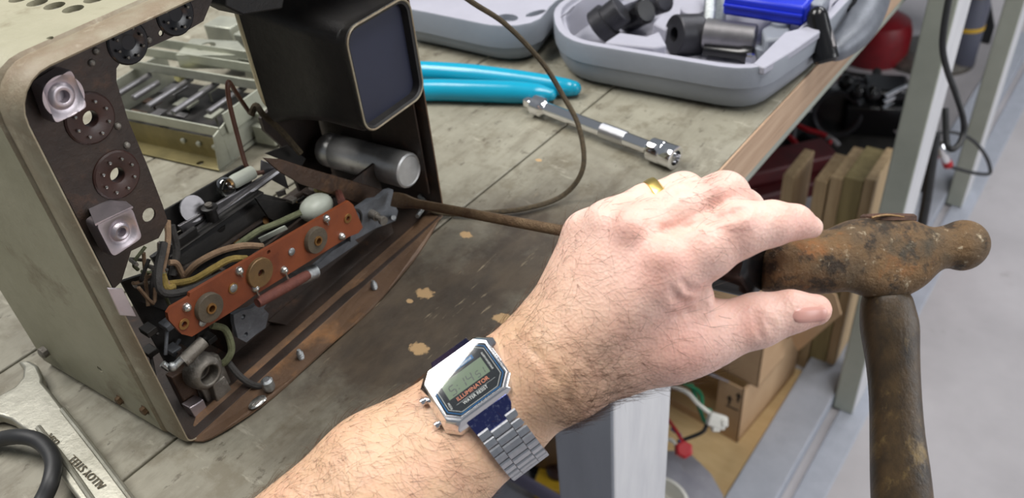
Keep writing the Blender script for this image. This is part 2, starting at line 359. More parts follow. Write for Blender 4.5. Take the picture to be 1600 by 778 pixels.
# ------------------------------------------------------------------ equipment chassis
O=np.array([-.3293,.1089,BZ]); U=nrm([-.0158,.2237,0]); NN=np.array([U[1],-U[0],0])
def W(s,t,z): return O+U*s-NN*t+Zup*z
def F(px,py,t=0.0): return onp(px,py,O-NN*t,NN)
def SD(px,py,s=0.0): return onp(px,py,O+U*s,U)
ch=thing('equipment_chassis',tuple(W(0.11,0.06,0)),'dented olive-grey metal equipment case lying open with rusty electronic innards','electronic equipment')
WD,HT,DP=0.231,0.2162,0.130
def sleeve():
    mb=MB(); n=6
    def ring(w,h,r,t,cz=HT/2):
        return [W(WD/2-.0025+x,t,cz+y) for x,y in rrect2(w+.005,h,r,max(r-.013,.002),n)]
    prof=[ # (inset, t, radius)
      (0.0,DP-0.004,0.020),(0.0,0.0185,0.020),(0.0008,0.0178,0.020),(0.0014,0.0172,0.020),(0.0014,0.0160,0.020),(0.0008,0.0150,0.020),(0.0006,0.006,0.020),(0.0012,0.0018,0.019),(0.0022,0.0,0.0180),(0.0030,0.0003,0.017),
      (0.0032,0.0020,0.017),(0.0028,0.005,0.0175),(0.0026,0.02,0.0185),(0.0026,DP-0.004,0.0185),(0.0,DP,0.02)]
    rings=[ring(WD-2*i,HT-2*i,r,t) for i,t,r in prof]
    N_=len(rings[0]); vs=[p for r in rings for p in r]; fs=[];mm=[]
    K=len(rings)
    for k in range(K):
        for i in range(N_):
            j=(i+1)%N_; a=k*N_; b=((k+1)%K)*N_; fs.append((a+i,a+j,b+j,b+i))
            zmid=(vs[a+i][2]+vs[a+j][2])/2-BZ; smid=((vs[a+i]+vs[a+j])/2-O)@U
            low=(zmid<0.02 and smid>0.008) or smid>WD-0.02
            if k==0: mm.append(0)
            elif k<9: mm.append(2 if low else 1)
            elif k<13: mm.append(3)
            else: mm.append(0)
    mb.add(vs,fs); mb.m=mm; return mb
case=build('case_shell',sleeve(),[M['paint'],M['rim'],M['flange'],M['darkbrown']],ch)
hc=MB()
for px,py,r in ((58,4,.0047),(85,9,.0047),(114,14,.0047),(147,-1,.0047),(78,59,.0014),(30,-2,.0047)):
    q=onz(px,py,BZ+HT); hc.cyl(q-Zup*0.01,q+Zup*0.01,r,seg=20)
hc.cyl(SD(72,708-0,0)*0+W(-0.01,0.055,0.035),W(0.01,0.055,0.035),0.002)
cut(case,hc)
fg=MB(); outl=[(-.001,.003),(.005,-.0065),(.028,-.0135),(.066,-.0155),(.1058,-.0168),(.155,-.0152),(.199,-.006),(.229,.002)]
fr=[]
outl=spline([(a_,b_,0) for a_,b_ in outl],4)
for z_ in (0.0012,0.0022): fr.append([W(p[0],p[1],z_+.0010*math.sin(p[0]*90)) for p in outl]+[W(.228,.012,z_+.001),W(.012,.012,z_+.001)])
fg.loft([fr[0],fr[1]]); build('bottom_flange',fg,M['flange'],ch,smooth=False)
# hex bolts low on the side panel
for px,py in ((188,624),(227,640)):
    q=SD(px,py,-.005); b=MB(); b.lathe(q+U*0.0005,-U,[(0,.0034),(0.0006,.0034),(0.0006,.0026),(0.0024,.0026),(0.0028,.002)],6); build('bolt',b,M['boltrust'],ch)
b=MB(); q=SD(72,548,-.005); b.lathe(q+U*.001,-U,[(0,.0035),(.004,.0035),(.005,.002)],10); build('bolt',b,M['oldsteel'],ch)
# clip on the rim
cl=MB(); cl.prism([F(166,449,-.0008),F(190,450,-.0008),F(212,494,-.0008),F(186,492,-.0008)],NN*0.0008); build('spring_clip',cl,M['bracket'],ch,bevel=.0003)

# L-shaped plate with valve sockets, parallel to the opening
TP=0.016
def plate(name,pts,t,th,m,parent=ch,bevel=0.0003,holes=()):
    mb=MB().prism([F(p[0],p[1],t) if len(p)==2 else W(*p) for p in pts],-NN*th); o=build(name,mb,m,parent,bevel=0)
    if holes:
        h=MB()
        for x,y,r in holes: q=F(x,y,t); h.cyl(q+NN*0.01,q-NN*0.012,r,seg=16)
        cut(o,h)
    return o
sock=[(140,185),(182,273),(199,66),(273,22)]
plate('socket_plate',[(.118,TP,.2125),(318,33),(294,47),(234,74),(205,86),(190,95),(182,107),(182,127),(200,187),(231,260),(254,320),(262,345),(248,372),(205,392),(190,440),(.005,TP,.100),(.0045,TP,.195),(.008,TP,.207),(.015,TP,.2115)],TP,0.0012,M['darkbrown'],
      holes=[(x,y,.0088) for x,y in sock[:2]]+[(252,52,.0013),(233,336,.0036),(252,38,.001)])
for k,(x,y) in enumerate(sock):
    q=F(x,y,TP); m_=M['phenbrown'] if k<2 else M['blackgloss']
    d=MB(); prof=[(0.0008,.0036),(0.0012,.0042),(0.0012,.0108),(0.0006,.0116),(-0.0004,.0118),(-0.004,.0100),(-0.004,.0036)]
    # ring with open centre
    a=nrm(U); c_=Zup; rings=[[q+NN*h+(a*math.cos(t)+c_*math.sin(t))*r for t in (2*math.pi*i/28 for i in range(28))] for h,r in prof]
    if k>1: rings=[[q+(p-q)*.86 for p in r_] for r_ in rings]; d.cyl(q-NN*.002,q+NN*.0008,.006)
    d.loft(rings,closed=True); s_=build('valve_socket',d,m_,ch)
    pn=MB()
    for i in range(8):
        t=2*math.pi*i/8+0.2; pn.ball(q+NN*0.0023+(a*math.cos(t)+c_*math.sin(t))*(0.0078 if k<2 else .0064),0.0008,8)
    build('pin_contacts',pn,M['solder'] if k<2 else M['oldsteel'],s_)
for x,y in ((143,98),(184,197),(198,227),(232,62),(150,80)): riv=MB(); riv.ball(F(x,y,TP-.0002),0.0017,10); build('rivet',riv,M['oldsteel'],ch)

# pressed corner brackets with dimples
def dimple(pts,c,t,name='corner_bracket',depth=None,r=0.0085):
    mb=MB(); n=len(pts); P=[F(x,y,t) for x,y in pts]; q=F(c[0],c[1],t)
    # boundary resampled
    B=[]
    for i in range(n):
        a,b=P[i],P[(i+1)%n]
        for k in range(14): B.append(a+(b-a)*k/14)
    # soften corners
    Bs=[]; L_=len(B)
    for i in range(L_): Bs.append((B[i-1]+B[i]*2+B[(i+1)%L_])/4)
    for _ in range(3): Bs=[(Bs[i-1]+Bs[i]*2+Bs[(i+1)%L_])/4 for i in range(L_)]
    dirs=[nrm(p-q) for p in Bs]
    rings=[[p-NN*0.008 for p in Bs],[p-NN*0.001 for p in Bs],[q+(p-q)*0.95 for p in Bs],[q+d*r for d in dirs],[q+d*r*0.85-NN*0.0012 for d in dirs],[q+d*r*0.66-NN*0.0016 for d in dirs],[q+d*r*0.55-NN*0.0003 for d in dirs],[q+d*r*0.44+NN*0.0002 for d in dirs],[q+d*r*0.3-NN*0.0002 for d in dirs],[q+d*r*0.29-NN*0.004 for d in dirs]]
    mb.loft(rings,cap0=False); return mb
mb=dimple([(64,136),(112,106),(139,168),(86,196)],(100,151),0.006,r=.0088); build('corner_bracket',mb,M['bracket'],ch,angle=50)
mb=dimple([(148,350),(207,322),(224,372),(176,404)],(191,363),0.004,r=.0072)
pp=[F(148,350,.004),F(207,322,.004)]; mb.prism([pp[0],pp[1],F(186,306,.03),F(128,300,.03)],-Zup*0.001)
build('corner_bracket',mb,M['bracket'],ch,angle=50)

# black instrument can with the dark square face
def crt():
    mb=MB(); n=6
    s0,s1,z0,z1=.1695,.2275,.0985,.1650
    def ring(a,b_,c_,d_,r,t,dz=0):
        w=b_-a;h=d_-c_; return [W((a+b_)/2+x,t,(c_+d_)/2+y+dz) for x,y in rrect(w,h,r,n)]
    mb.mi=1; mb.loft([ring(s0+.0035,s1-.0035,z0+.0035,z1-.0035,.007,0.004),ring(s0+.0035,s1-.0035,z0+.0035,z1-.0035,.007,0.0042)])
    mb.mi=0
    prof=[(.0035,.004,.007),(.003,-.0008,.008),(.0012,-.0016,.009),(0,-.0006,.010),(-.0002,.004,.010),(-.0008,.005,.010),(-.0014,.035,.011),(-.003,.050,.011),(-.006,.066,.012),(-.008,.072,.012)]
    mb.loft([ring(s0+i,s1-i,z0+i,z1-i+(max(t-.01,0)*.12),r,t) for i,t,r in prof],cap0=False)
    return mb
cr=build('instrument_can',crt(),[M['black'],M['screen']],ch)
cb=MB(); s0,s1,z0,z1=.1675,.2275,.094,.1815
cb.loft([[W((s0+s1)/2+x*k,t,(z0+z1)/2+y*k) for x,y in rrect(s1-s0,z1-z0,.012,6)] for t,k in ((.070,.98),(.0715,1.0),(.082,1.0),(.084,.98),(.088,.9))]); build('rear_flange',cb,M['cream'],cr)
# bezel ring rust line
rg=MB(); rg.tube([W((.1695+.2275)/2+x,-.0015,(.0985+.1650)/2+y) for x,y in rrect(.0565,.065,.0098,6)],.0007,6,1,True); build('bezel_ring',rg,M['rim'],cr)
# cross member above the can (near the top edge of the opening)
tb=MB(); tb.prism([F(352,-40,.03),F(352,10,.03),F(380,24,.03),F(442,14,.03),F(452,-40,.03)],-NN*0.02); build('top_block',tb,M['blackdull'],ch,bevel=.001)
# dark rear plate behind the can
ck=MB(); ck.prism([F(x_,y_,.104) for x_,y_ in ((384,-40),(384,20),(410,110),(428,165),(408,185),(414,205),(440,228),(470,300))]+[W(.226,.104,.010),W(.226,.104,.185)],-NN*.003); build('rear_plate',ck,M['darkbrown'],ch)


# aluminium capacitor can
e=F(640,267,.012); rc=30.5*np.linalg.norm(e-CAM)*.93/FPX
ax=nrm(SD(0,0)*0 + (F(508,232,.095)-e))
cp_=MB(); Lc=0.082; e=e-ax*0; 
cp_.lathe(e,ax,[(0.0006,rc*.8),(0,rc*.86),(.0008,rc*.96),(.0024,rc),(Lc-.014,rc),(Lc-.013,rc*.95),(Lc-.0115,rc*.95),(Lc-.010,rc*1.0),(Lc-.002,rc*.98),(Lc,rc*.9)],36)
build('capacitor_can',cp_,M['alum'],ch)
# right inner channel, by the wall
rch=MB(); rch.box(W(.2255,.03,.075),U*.0008,NN*.022,Zup*.055); build('side_channel',rch,M['darkbrown'],ch,bevel=.0004)

# long rusty cross bar
def bar(name,pts,r,m,seg=8,sub=6,parent=ch): return build(name,MB().tube(pts,r,seg,sub),m,parent)
bb=MB(); bb.prism([F(412,247,.032),F(440,249,.032),F(480,262,.032),F(610,300,.032),F(606,330,.032),F(560,318,.032),F(470,288,.032),F(436,268,.032)],-NN*0.0015); build('cross_bar',bb,M['rust'],ch,bevel=.0004)
# black channel (dial trough)
tr=MB()
tr.prism([F(252,332,.075),F(380,258,.075),F(394,268,.075),F(394,292,.075),F(262,372,.075)],-NN*.0015)
tr.prism([F(262,372,.075),F(394,292,.075),F(412,300,.055),F(265,402,.055)],Zup*-.001)
build('lamp_trough',tr,M['blackdull'],ch,bevel=.0003)
mu=MB(); mu.prism([F(255,400,.06),F(400,300,.06),F(520,330,.05),F(470,420,.04),F(300,500,.045),F(215,470,.05)],-NN*.002); build('mechanism_plate',mu,M['blackdull'],ch)
g2=MB(); g2.prism([F(400,310,.045),F(470,318,.045),F(560,335,.045),F(600,345,.045),F(560,420,.045),F(420,340,.045)],-NN*.002); build('mechanism_plate',g2,M['blackdull'],ch)
# trough's front channel (lit edge)
fc=MB(); fc.prism([F(276,352,.068),F(430,262,.068),F(436,268,.068),F(284,362,.068)],NN*.002); build('channel_edge',fc,M['greysteel'],ch,bevel=.0004)
fc=MB(); fc.prism([F(232,400,.062),F(302,352,.062),F(308,376,.062),F(246,424,.062)],NN*.003); build('channel_edge',fc,M['black'],ch,bevel=.0006)
# bulb and holder
bq=F(353,292,.07); bl=MB(); bl.ball(bq,.0062,18); 
gl=bpy.data.materials.new('bulb_glass'); gl.use_nodes=True; gb=gl.node_tree.nodes['Principled BSDF']; gb.inputs['Transmission Weight'].default_value=0.92; gb.inputs['Roughness'].default_value=0.03; gb.inputs['Base Color'].default_value=(0.9,0.95,0.95,1)
sk=MB(); a0=F(362,286,.068); a1=F(402,265,.066); sk.lathe(a0,a1-a0,[(0,.0038),(.002,.0044),(.014,.0044),(.016,.004)],16); lh=build('lamp_holder',sk,M['ceramic'],ch)
gN=gl.node_tree.nodes; gL=gl.node_tree.links; gN.clear(); go=gN.new('ShaderNodeOutputMaterial'); gx=gN.new('ShaderNodeMixShader'); gt=gN.new('ShaderNodeBsdfTransparent'); gg=gN.new('ShaderNodeBsdfGlossy'); gg.inputs['Roughness'].default_value=0.03; lw=gN.new('ShaderNodeLayerWeight'); lw.inputs[0].default_value=.45
gt.inputs[0].default_value=(.92,.95,.95,1); gL.new(lw.outputs['Facing'],gx.inputs[0]); gL.new(gt.outputs[0],gx.inputs[1]); gL.new(gg.outputs[0],gx.inputs[2]); gL.new(gx.outputs[0],go.inputs[0])
build('bulb',bl,gl,lh)
fl_=MB(); fl_.tube([bq+U*.003,bq+Zup*.003,bq-U*.003],.0004,6,4); build('filament',fl_,M['solder'],lh)
cp2=MB(); cp2.lathe(a0-nrm(a1-a0)*.002,a1-a0,[(0,.003),(.004,.003)],12); build('bulb_cap',cp2,M['brass'],lh)
# post with screw
ps=MB(); p0=F(326,322,.062); p1=F(338,356,.062); ps.lathe(p0,p1-p0,[(0,.003),(.0006,.0048),(.002,.0048),(.0025,.0034),(.014,.0034),(.0145,.0055),(.0165,.0055)],16); build('spacer_post',ps,M['black'],ch)
ps=MB(); ps.lathe(F(326,321,.0615),p0-p1,[(0,.0024),(.0012,.0022)],12); build('post_screw',ps,M['oldsteel'],ch)
# pale discs and lever plates
for px,py,r in ((300,326,.008),(458,318,.0025),(414,345,.0022),(368,377,.0022)):
    d=MB(); q=F(px,py,.069 if r>.005 else .05); d.lathe(q,NN+Zup*.3,[(0,r),(.0012,r)],20); build('disc',d,M['greysteel'] if r>.005 else M['brass'],ch)
bar('shaft',[F(268,430,.05),F(340,392,.05),F(480,296,.052)],.0016,M['darkbrown'],sub=1)
bar('shaft',[F(286,376,.066),F(436,266,.066)],.0022,M['greysteel'],sub=1)
bar('shaft',[F(300,418,.055),F(490,300,.055)],.0011,M['blackdull'],sub=1)
# angled gusset at the cross bar
gs=MB(); gs.prism([F(409,250,.07),F(442,262,.066),F(452,296,.066),F(430,284,.07),F(408,272,.07)],-NN*.0012); build('gusset',gs,M['greysteel'],ch,bevel=.0003)
gs=MB(); gs.prism([F(415,240,.078),F(450,227,.085),F(478,248,.08),F(470,262,.07)],-NN*.001); build('gusset',gs,M['blackdull'],ch)
# ceramic dome, yellowed plastic piece, cream strips
dm=MB(); q=F(494,324,.028); dm.ball(q,.0088,18,(1,1.35,.9)); build('ceramic_dome',dm,M['ceramic'],ch)
yb=MB(); yb.prism([F(486,284,.045),F(530,292,.04),F(540,300,.04),F(536,308,.04),F(490,300,.045)],NN*.004); build('insulating_tab',yb,mat('yellowed_plastic',(176,170,112),rough=.5),ch,bevel=.0008)
bar('insulating_sleeve',[F(528,300,.035),F(534,316,.012)],.0026,M['resistor'],sub=1)
gb_=MB(); gb_.prism([F(403,372,.03),F(444,352,.03),F(448,357,.03),F(407,378,.03)],NN*.001); build('label_strip',gb_,M['ceramic'],ch)
for pts in (((430,300),(444,296),(446,303),(434,308)),((402,316),(414,310),(416,316),(404,322))):
    x=MB(); x.prism([F(a,b,.06) for a,b in pts],NN*.001); build('contact_leaf',x,M['solder'],ch)

# orange terminal board
TB=0.006
board=thing_board=None
bp_=[(262,489),(268,480),(296,464),(297,458),(545,314),(552,320),(567,355),(560,364),(545,370),(400,460),(370,482),(300,526),(284,522),(264,500)]
mb=MB().prism([F(x,y,TB) for x,y in bp_],-NN*.0022); tbo=build('terminal_board',mb,M['phenolic'],ch)
hh=MB()
for x,y,r in ((287,506,.0016),(543,341,.0016),(325,479,.0014),(404,424,.002),(491,374,.0019),(420,394,.0013)):
    q=F(x,y,TB); hh.cyl(q+NN*.01,q-NN*.01,r,seg=14)
cut(tbo,hh)
def annulus(q,r0,r1,h0,h1,seg=28,d=NN):
    a=nrm(np.cross(d,Zup)); c_=np.cross(d,a); mb=MB()
    prof=[(h0,r0),(h1,r0),(h1,r1*.96),(h1-(h1-h0)*.2,r1),(h0,r1)]
    mb.loft([[q+d*h+(a*math.cos(t)+c_*math.sin(t))*r for t in (2*math.pi*i/seg for i in range(seg))] for h,r in prof],closed=True); return mb
for x,y,m_ in ((324,479,'washer'),(404,425,'washer2'),(491,374,'washer')):
    q=F(x,y,TB); gr=build('grommet',annulus(q,.0028 if m_=='washer' else .0022,.0088 if m_=='washer2' else .0082,0.0,.0022 if m_=='washer2' else .003),M[m_],tbo)
    if m_=='washer': build('eyelet',annulus(q,.0019,.0030,0,.0038),M['brass'],gr)
for x,y in ((287,506),(543,341),(364,450)):
    build('eyelet',annulus(F(x,y,TB),.0016,.0031,0,.0006),M['brass'],tbo)
for x,y in ((316,503),(455,393),(364,450)):
    s_=MB(); q=F(x,y,TB); s_.lathe(q,NN,[(0,.0024),(.0007,.0024),(.0011,.0018)],14); build('screw',s_,M['zinc'],tbo)
for x,y,dx,dy in ((291,480,2,4),(373,423,6,9),(443,422,8,14),(398,450,7,12),(509,341,4,10),(533,369,6,4)):
    s_=MB(); q=F(x,y,TB); s_.lathe(q,NN,[(0,.0026),(.0012,.0024),(.0024,.0015),(.0030,.0006)],12); s_.tube([q+NN*.0018,F(x+dx*.6,y+dy*.6,TB-.002),F(x+dx,y+dy,TB-.001)],.00055,6,2); build('solder_joint',s_,M['solder'],tbo)

# grey die-cast end bracket with post
gb2=[(546,332),(560,326),(580,312),(592,310),(606,298),(614,296),(616,318),(622,330),(618,345),(600,352),(588,356),(560,372),(548,378)]
plate('end_bracket',gb2,.012,.004,M['diecast'])
q=F(580,334,.012); x=MB(); x.lathe(q,NN-U*.2,[(0,.0032),(.006,.003),(.006,.0018),(.011,.0018),(.011,.003),(.0135,.003),(.0135,.0022)],14); build('bracket_post',x,M['oldsteel'],ch)
build('end_bracket_ring',annulus(F(552,344,.012),.0062,.0078,0,.001),M['blackdull'],ch)
x=MB(); x.cyl(F(615,340,.012),F(615,340,.006),.0016); build('bracket_screw',x,M['zinc'],ch)
x=MB(); x.tube([F(655,306,.02),F(665,318,.012),F(652,338,.006)],.0016,8); build('tag_lug',x,M['zinc'],ch)
# grey frame below the board
plate('lower_frame',[(365,492),(378,485),(392,482),(440,450),(490,418),(520,392),(552,372),(560,380),(530,400),(478,436),(420,470),(412,482),(420,490),(415,512),(398,524),(385,535),(372,528),(366,505)],.014,.003,M['diecast'],holes=[(380,495,.0016),(384,523,.0016)])
rs=MB(); a0=F(408,470,.006); a1=F(476,432,.006); rs.tube([a0+(a0-a1)*.04,a0,a1,a1+(a1-a0)*.03],[.0012,.0030,.0033,.0030,.0012],12,3); build('wire_wound_resistor',rs,M['resistor'],ch)
x=MB(); x.tube([F(458,438,.012),F(492,424,.012)],.0046,12,1); build('resistor_clamp',x,M['zinc'],ch)
# studs along the bottom flange
for x_,y_ in ((585,449),(470,557)):
    q=onz(x_,y_,BZ+.0035); s_=MB(); s_.lathe(q-Zup*.002,Zup,[(0,.0022)]+[(0.001+k*.0008,.0022 if k%2 else .0017) for k in range(7)]+[(.0075,.001)],10); build('stud',s_,M['zinc'],ch)
# dark inner box at the back of the floor
ib=MB(); q0=W(.06,.028,.002); q1=W(.2,.028,.002)
ib.prism([W(.055,.030,.002),W(.205,.030,.002),W(.205,.034,.050),W(.075,.034,.050)],-NN*.002)
ib.prism([W(.055,.032,.002),W(.075,.034,.05),W(.075,.10,.05),W(.055,.10,.002)],U*.002); build('inner_tray',ib,M['darkbrown'],ch)
x=MB(); x.prism([W(.09,.020,.0030),W(.195,.020,.0030),W(.205,.030,.006),W(.085,.030,.006)],-Zup*.001); build('step_plate',x,M['darkbrown'],ch)
# back of the inside, dark lower block
x=MB(); x.prism([F(190,440,.05),F(280,410,.05),F(420,470,.05),F(380,640,.05),F(300,640,.05)],-NN*.002); build('lower_mechanism',x,M['blackdull'],ch)
# casting with hinge
cs=MB()
q=F(322,584,.010)
cs.lathe(q-NN*.006,NN,[(0,.0086),(.004,.0086),(.007,.0078),(.0085,.0062),(.0085,.0048),(.002,.0046)],22,cap=True)
cs.prism([F(296,560,.014),F(312,600,.014),F(325,625,.014),F(345,640,.014),F(360,610,.014),F(346,575,.014),F(338,560,.014)],-NN*.004)
cs.prism([F(330,600,.010),F(346,588,.010),F(359,612,.010),F(338,628,.010)],-NN*.004)
cst=build('casting',cs,M['oldsteel'],ch,bevel=.0006)
x=MB(); a0=F(291,570,.008); a1=F(318,543,.008); x.tube([a0,(a0+a1)/2,a1],.0030,12,2); build('hinge_knuckle',x,M['oldsteel'],cst)
x=MB(); x.tube([F(265,572,.01),F(276,578,.008),F(290,566,.006)],.0016,10,3); x.ball(F(278,576,.007),.0022,10); build('pivot_pin',x,M['zinc'],cst)
x=MB(); x.prism([F(300,630,.012),F(318,618,.012),F(332,652,.012),F(318,662,.012)],-NN*.006); build('casting_foot',x,M['bracket'],cst,bevel=.0005)
x=MB(); x.prism([F(268,590,.02),F(300,572,.02),F(318,640,.02),F(298,650,.02)],-NN*.006); build('rusty_lug',x,M['rust'],ch,bevel=.0008)

def blow(o,q,f):
    off=np.array(ROOT[ch.name]) if o.name not in ROOT else np.array(ROOT[o.name])
    for v in o.data.vertices: v.co=Vector((np.array(v.co)+off-q)*f+q-off)
for o_ in [cst]+[c_ for c_ in cst.children]: blow(o_,F(318,590,.012),1.2)
# wires
bar('yellow_wire',[F(262,444,.03),F(300,438,.02),F(335,418,.014),F(360,405,.012),F(385,404,.012)],.0019,M['yellowwire'])
bar('beige_wire',[F(288,432,.034),F(310,410,.026),F(345,392,.02),F(380,384,.016),F(410,385,.014)],.0019,M['beigewire'])
bar('green_wire',[F(370,384,.03),F(405,360,.026),F(430,350,.024),F(470,332,.018)],.0019,M['greenwire'])
bar('dark_wire',[F(256,380,.03),F(247,430,.02),F(256,458,.016),F(300,452,.014),F(345,430,.012),F(372,415,.014)],.0021,M['darkwire'])
bar('orange_wire',[F(262,345,.04),F(262,380,.034),F(254,425,.03),F(262,446,.028)],.0017,M['beigewire'])
bar('yellow_wire',[F(254,428,.028),F(260,450,.026),F(272,448,.026)],.002,M['yellowwire'])
bar('beige_wire',[F(264,410,.035),F(276,412,.034),F(286,432,.034)],.0017,M['beigewire'])
bar('green_wire',[F(268,352,.04),F(276,390,.038),F(270,430,.036)],.002,M['darkwire'])
bar('green_wire',[F(330,508,.016),F(352,515,.014),F(362,545,.012),F(352,565,.014),F(338,570,.02)],.0020,M['greenwire'])
sw=bar('shielded_wire',[F(352,560,.016),F(372,585,.008),F(392,600,.000),F(410,604,-.004),F(420,603,-.006)],.0020,M['darkwire'])
x=MB(); q=onz(421,606,BZ+.004); x.lathe(q-Zup*.001,Zup,[(0,.0028),(.002,.0036),(.007,.0034),(.008,.002)],14); build('braid_collar',x,M['zinc'],sw)
x=MB(); a=onz(402,628,BZ+.004); x.ball(a,.0036,12,(1.0,1.6,.35)); x.ball(a+U*.003+NN*.001,.0022,10,(1.2,1,.5)); build('solder_blob',x,M['solder'],ch)
bar('brown_lead',[F(390,176,.10),F(372,150,.09),F(357,128,.08),F(358,158,.08),F(372,215,.078),F(386,262,.074),F(400,270,.072),F(412,268,.07)],.0015,M['brownwire'])
bar('olive_lead',[F(392,180,.09),F(400,165,.088),F(412,180,.084),F(440,205,.078),F(470,240,.07)],.0022,M['olivewire'])
# knotted mass of wires and lugs behind the lower bracket
for k in range(12):
    a=F(rng.uniform(205,265),rng.uniform(385,450),rng.uniform(.025,.045)); b=F(rng.uniform(205,275),rng.uniform(400,480),rng.uniform(.025,.045)); c=(a+b)/2+rng.normal(0,.004,3)
    bar('wire_end',[a,c,b],.0010,M[['greenwire','darkwire','beigewire','oldsteel'][k%4]],6,3)
for k in range(10):
    a=F(rng.uniform(430,560),rng.uniform(290,350),rng.uniform(.04,.06)); d=rng.normal(0,.005,3)
    x=MB(); x.box(a,(.003,0,0),(0,.0022,0),(0,0,.0014)); x.cyl(a,a+d,.0009); build('relay_contact',x,M[['oldsteel','blackdull','darkbrown'][k%3]],ch,bevel=.0003)
for k in range(9):
    a=F(rng.uniform(230,330),rng.uniform(500,560),rng.uniform(.02,.045)); d=rng.normal(0,.006,3)
    x=MB(); x.box(a,(.004,0,0),(0,.003,0),(0,0,.0018)); x.cyl(a,a+d,.001); build('relay_contact',x,M[['blackdull','diecast','darkbrown'][k%3]],ch,bevel=.0004)
# long cloth-covered lead looping over the bench and out of view
ld=[F(655,318,.012),onz(690,333,BZ+.004),onz(745,333,BZ+.004),onz(820,326,BZ+.004),onz(880,305,BZ+.006),at(911,262,.58),at(905,200,.58),at(880,150,.58),at(845,95,.57),at(790,38,.55),at(740,5,.53),at(690,-30,.50)]
bar('cloth_lead',ld,.0019,M['olivewire'],8,8)

# ------------------------------------------------------------------ aluminium tuner mechanism behind
K=onz(344,270,BZ); A_=nrm(onz(222,243,BZ)-K); B_=np.cross(A_,Zup); 
if B_@np.array([0,1,0])<0: B_=-B_
tn=thing('tuner_assembly',tuple(K+A_*.06+B_*.05),'silver aluminium slotted mechanism with rods lying on bench behind open case','electronic mechanism')
def T(a,b,h): return K+A_*a+B_*b+Zup*h
M['tunal']=mat('dull_aluminium',(176,178,164),(156,158,146),40,.45,metal=.55,bump=.15)
M['tungold']=mat('gold_passivated',(132,122,84),(112,104,72),40,.4,metal=.6)
LA,LB,HH=.15,.11,.037
x=MB(); x.prism([T(0,0,.0012),T(LA,0,.0012),T(LA,.02,.0012),T(0,.02,.0012)],Zup*.0012); o=build('base_flange',x,M['tungold'],tn,bevel=.0003)
h_=MB(); q=onz(313,255,BZ+.002); h_.cyl(q-Zup*.01,q+Zup*.01,.003); cut(o,h_)
x=MB(); x.prism([T(0,.014,.002),T(LA,.014,.002),T(LA,.014,.022),T(0,.014,.022)],B_*.0012); fp=build('front_panel',x,M['tungold'],tn,bevel=.0003)
for k in range(3):
    x=MB(); x.lathe(T(.012+k*.017,.0138,.014),-B_,[(0,.0024),(.0015,.0024),(.002,.0016)],12); build('screw',x,M['tunal'],fp)
x=MB(); x.prism([T(0,0,0),T(0,.015,0),T(0,.03,.002),T(0,LB,.002),T(0,LB,HH),T(0,.03,HH),T(0,.006,.03)],A_*.0014); build('side_plate',x,M['tunal'],tn,bevel=.0003)
x=MB(); x.prism([T(-.002,.02,HH-.012),T(-.002,LB+.01,HH-.012),T(-.002,LB+.01,HH+.006),T(-.002,.02,HH+.006)],A_*.0014); build('slotted_strip',x,M['tunal'],tn,bevel=.0003)
x=MB(); x.prism([T(LA,.02,.002),T(LA,LB,.002),T(LA,LB,HH),T(LA,.02,HH)],A_*.0014); build('side_plate',x,M['tunal'],tn,bevel=.0003)
for b,h,w_ in ((.016,.026,.008),(.072,.040,.012),(.086,.046,.008),(.10,.050,.014)):
    x=MB(); x.box(T(LA/2,b,h),A_*(LA/2),B_*(w_*.35),Zup*.0008); x.box(T(LA/2,b-w_*.3,h+.004),A_*(LA/2),B_*.0006,Zup*.004); build('cross_rail',x,M['tunal'],tn,bevel=.0003)
for k,(a,b0,b1) in enumerate(((.025,.03,.075),(.055,.02,.075),(.085,.022,.075),(.11,.03,.06),(.13,.025,.07))):
    x=MB(); x.lathe(T(a,b0,HH-.002),B_,[(0,.002),(.0005,.0026),(b1-b0,.0026)],14); build('rod',x,M['greysteel'],tn)
TZ=BZ+.052; x=MB(); x.prism([onz(275,88,TZ),onz(300,62,TZ),onz(372,66,TZ),onz(392,88,TZ)],Zup*.0012); x.prism([onz(275,88,TZ),onz(392,88,TZ),onz(392,88,TZ)-Zup*.012,onz(275,88,TZ)-Zup*.012],B_*.001); o=build('top_plate',x,M['tunal'],tn,bevel=.0003)
h_=MB(); q=onz(323,74,TZ); h_.cyl(q-Zup*.02,q+Zup*.02,.0085); cut(o,h_)
x=MB(); x.prism([T(0,.03,.006),T(LA,.03,.006),T(LA,LB,.006),T(0,LB,.006)],Zup*.001); build('floor_pan',x,M['blackdull'],tn)
for k in range(8):
    a,b,h=rng.uniform(.01,.14),rng.uniform(.03,.09),rng.uniform(.012,.03)
    x=MB(); x.box(T(a,b,h),A_*rng.uniform(.004,.012),B_*rng.uniform(.002,.01),Zup*.0012); x.cyl(T(a,b,h),T(a,b,.006),.001); build('lever',x,M[['tunal','greysteel','rust'][k%3]],tn,bevel=.0003)
x=MB(); x.lathe(T(.095,.078,HH),-B_,[(0,.003),(.002,.0048),(.008,.0048),(.010,.003)],14); build('nylon_bush',x,mat('yellow_nylon',(206,200,140),rough=.5),tn)
x=MB(); x.box(T(-.014,.055,.012),A_*.010,B_*.012,Zup*.008); x.box(T(-.012,.055,.024),A_*.006,B_*.006,Zup*.005); build('switch_block',x,M['tunal'],tn,bevel=.0006)
x=MB(); x.lathe(T(-.010,.085,.03),Zup,[(0,.005),(.004,.006),(.009,.006),(.01,.004)],14); build('copper_coil',x,mat('copper',(190,96,60),rough=.35,metal=.7),tn)
for k in range(3):
    x=MB(); x.box(T(.02+k*.045,.135+.01*k,.03),A_*.016,B_*.012,Zup*.022); build('rear_bracket',x,M['tunal'],tn,bevel=.001)
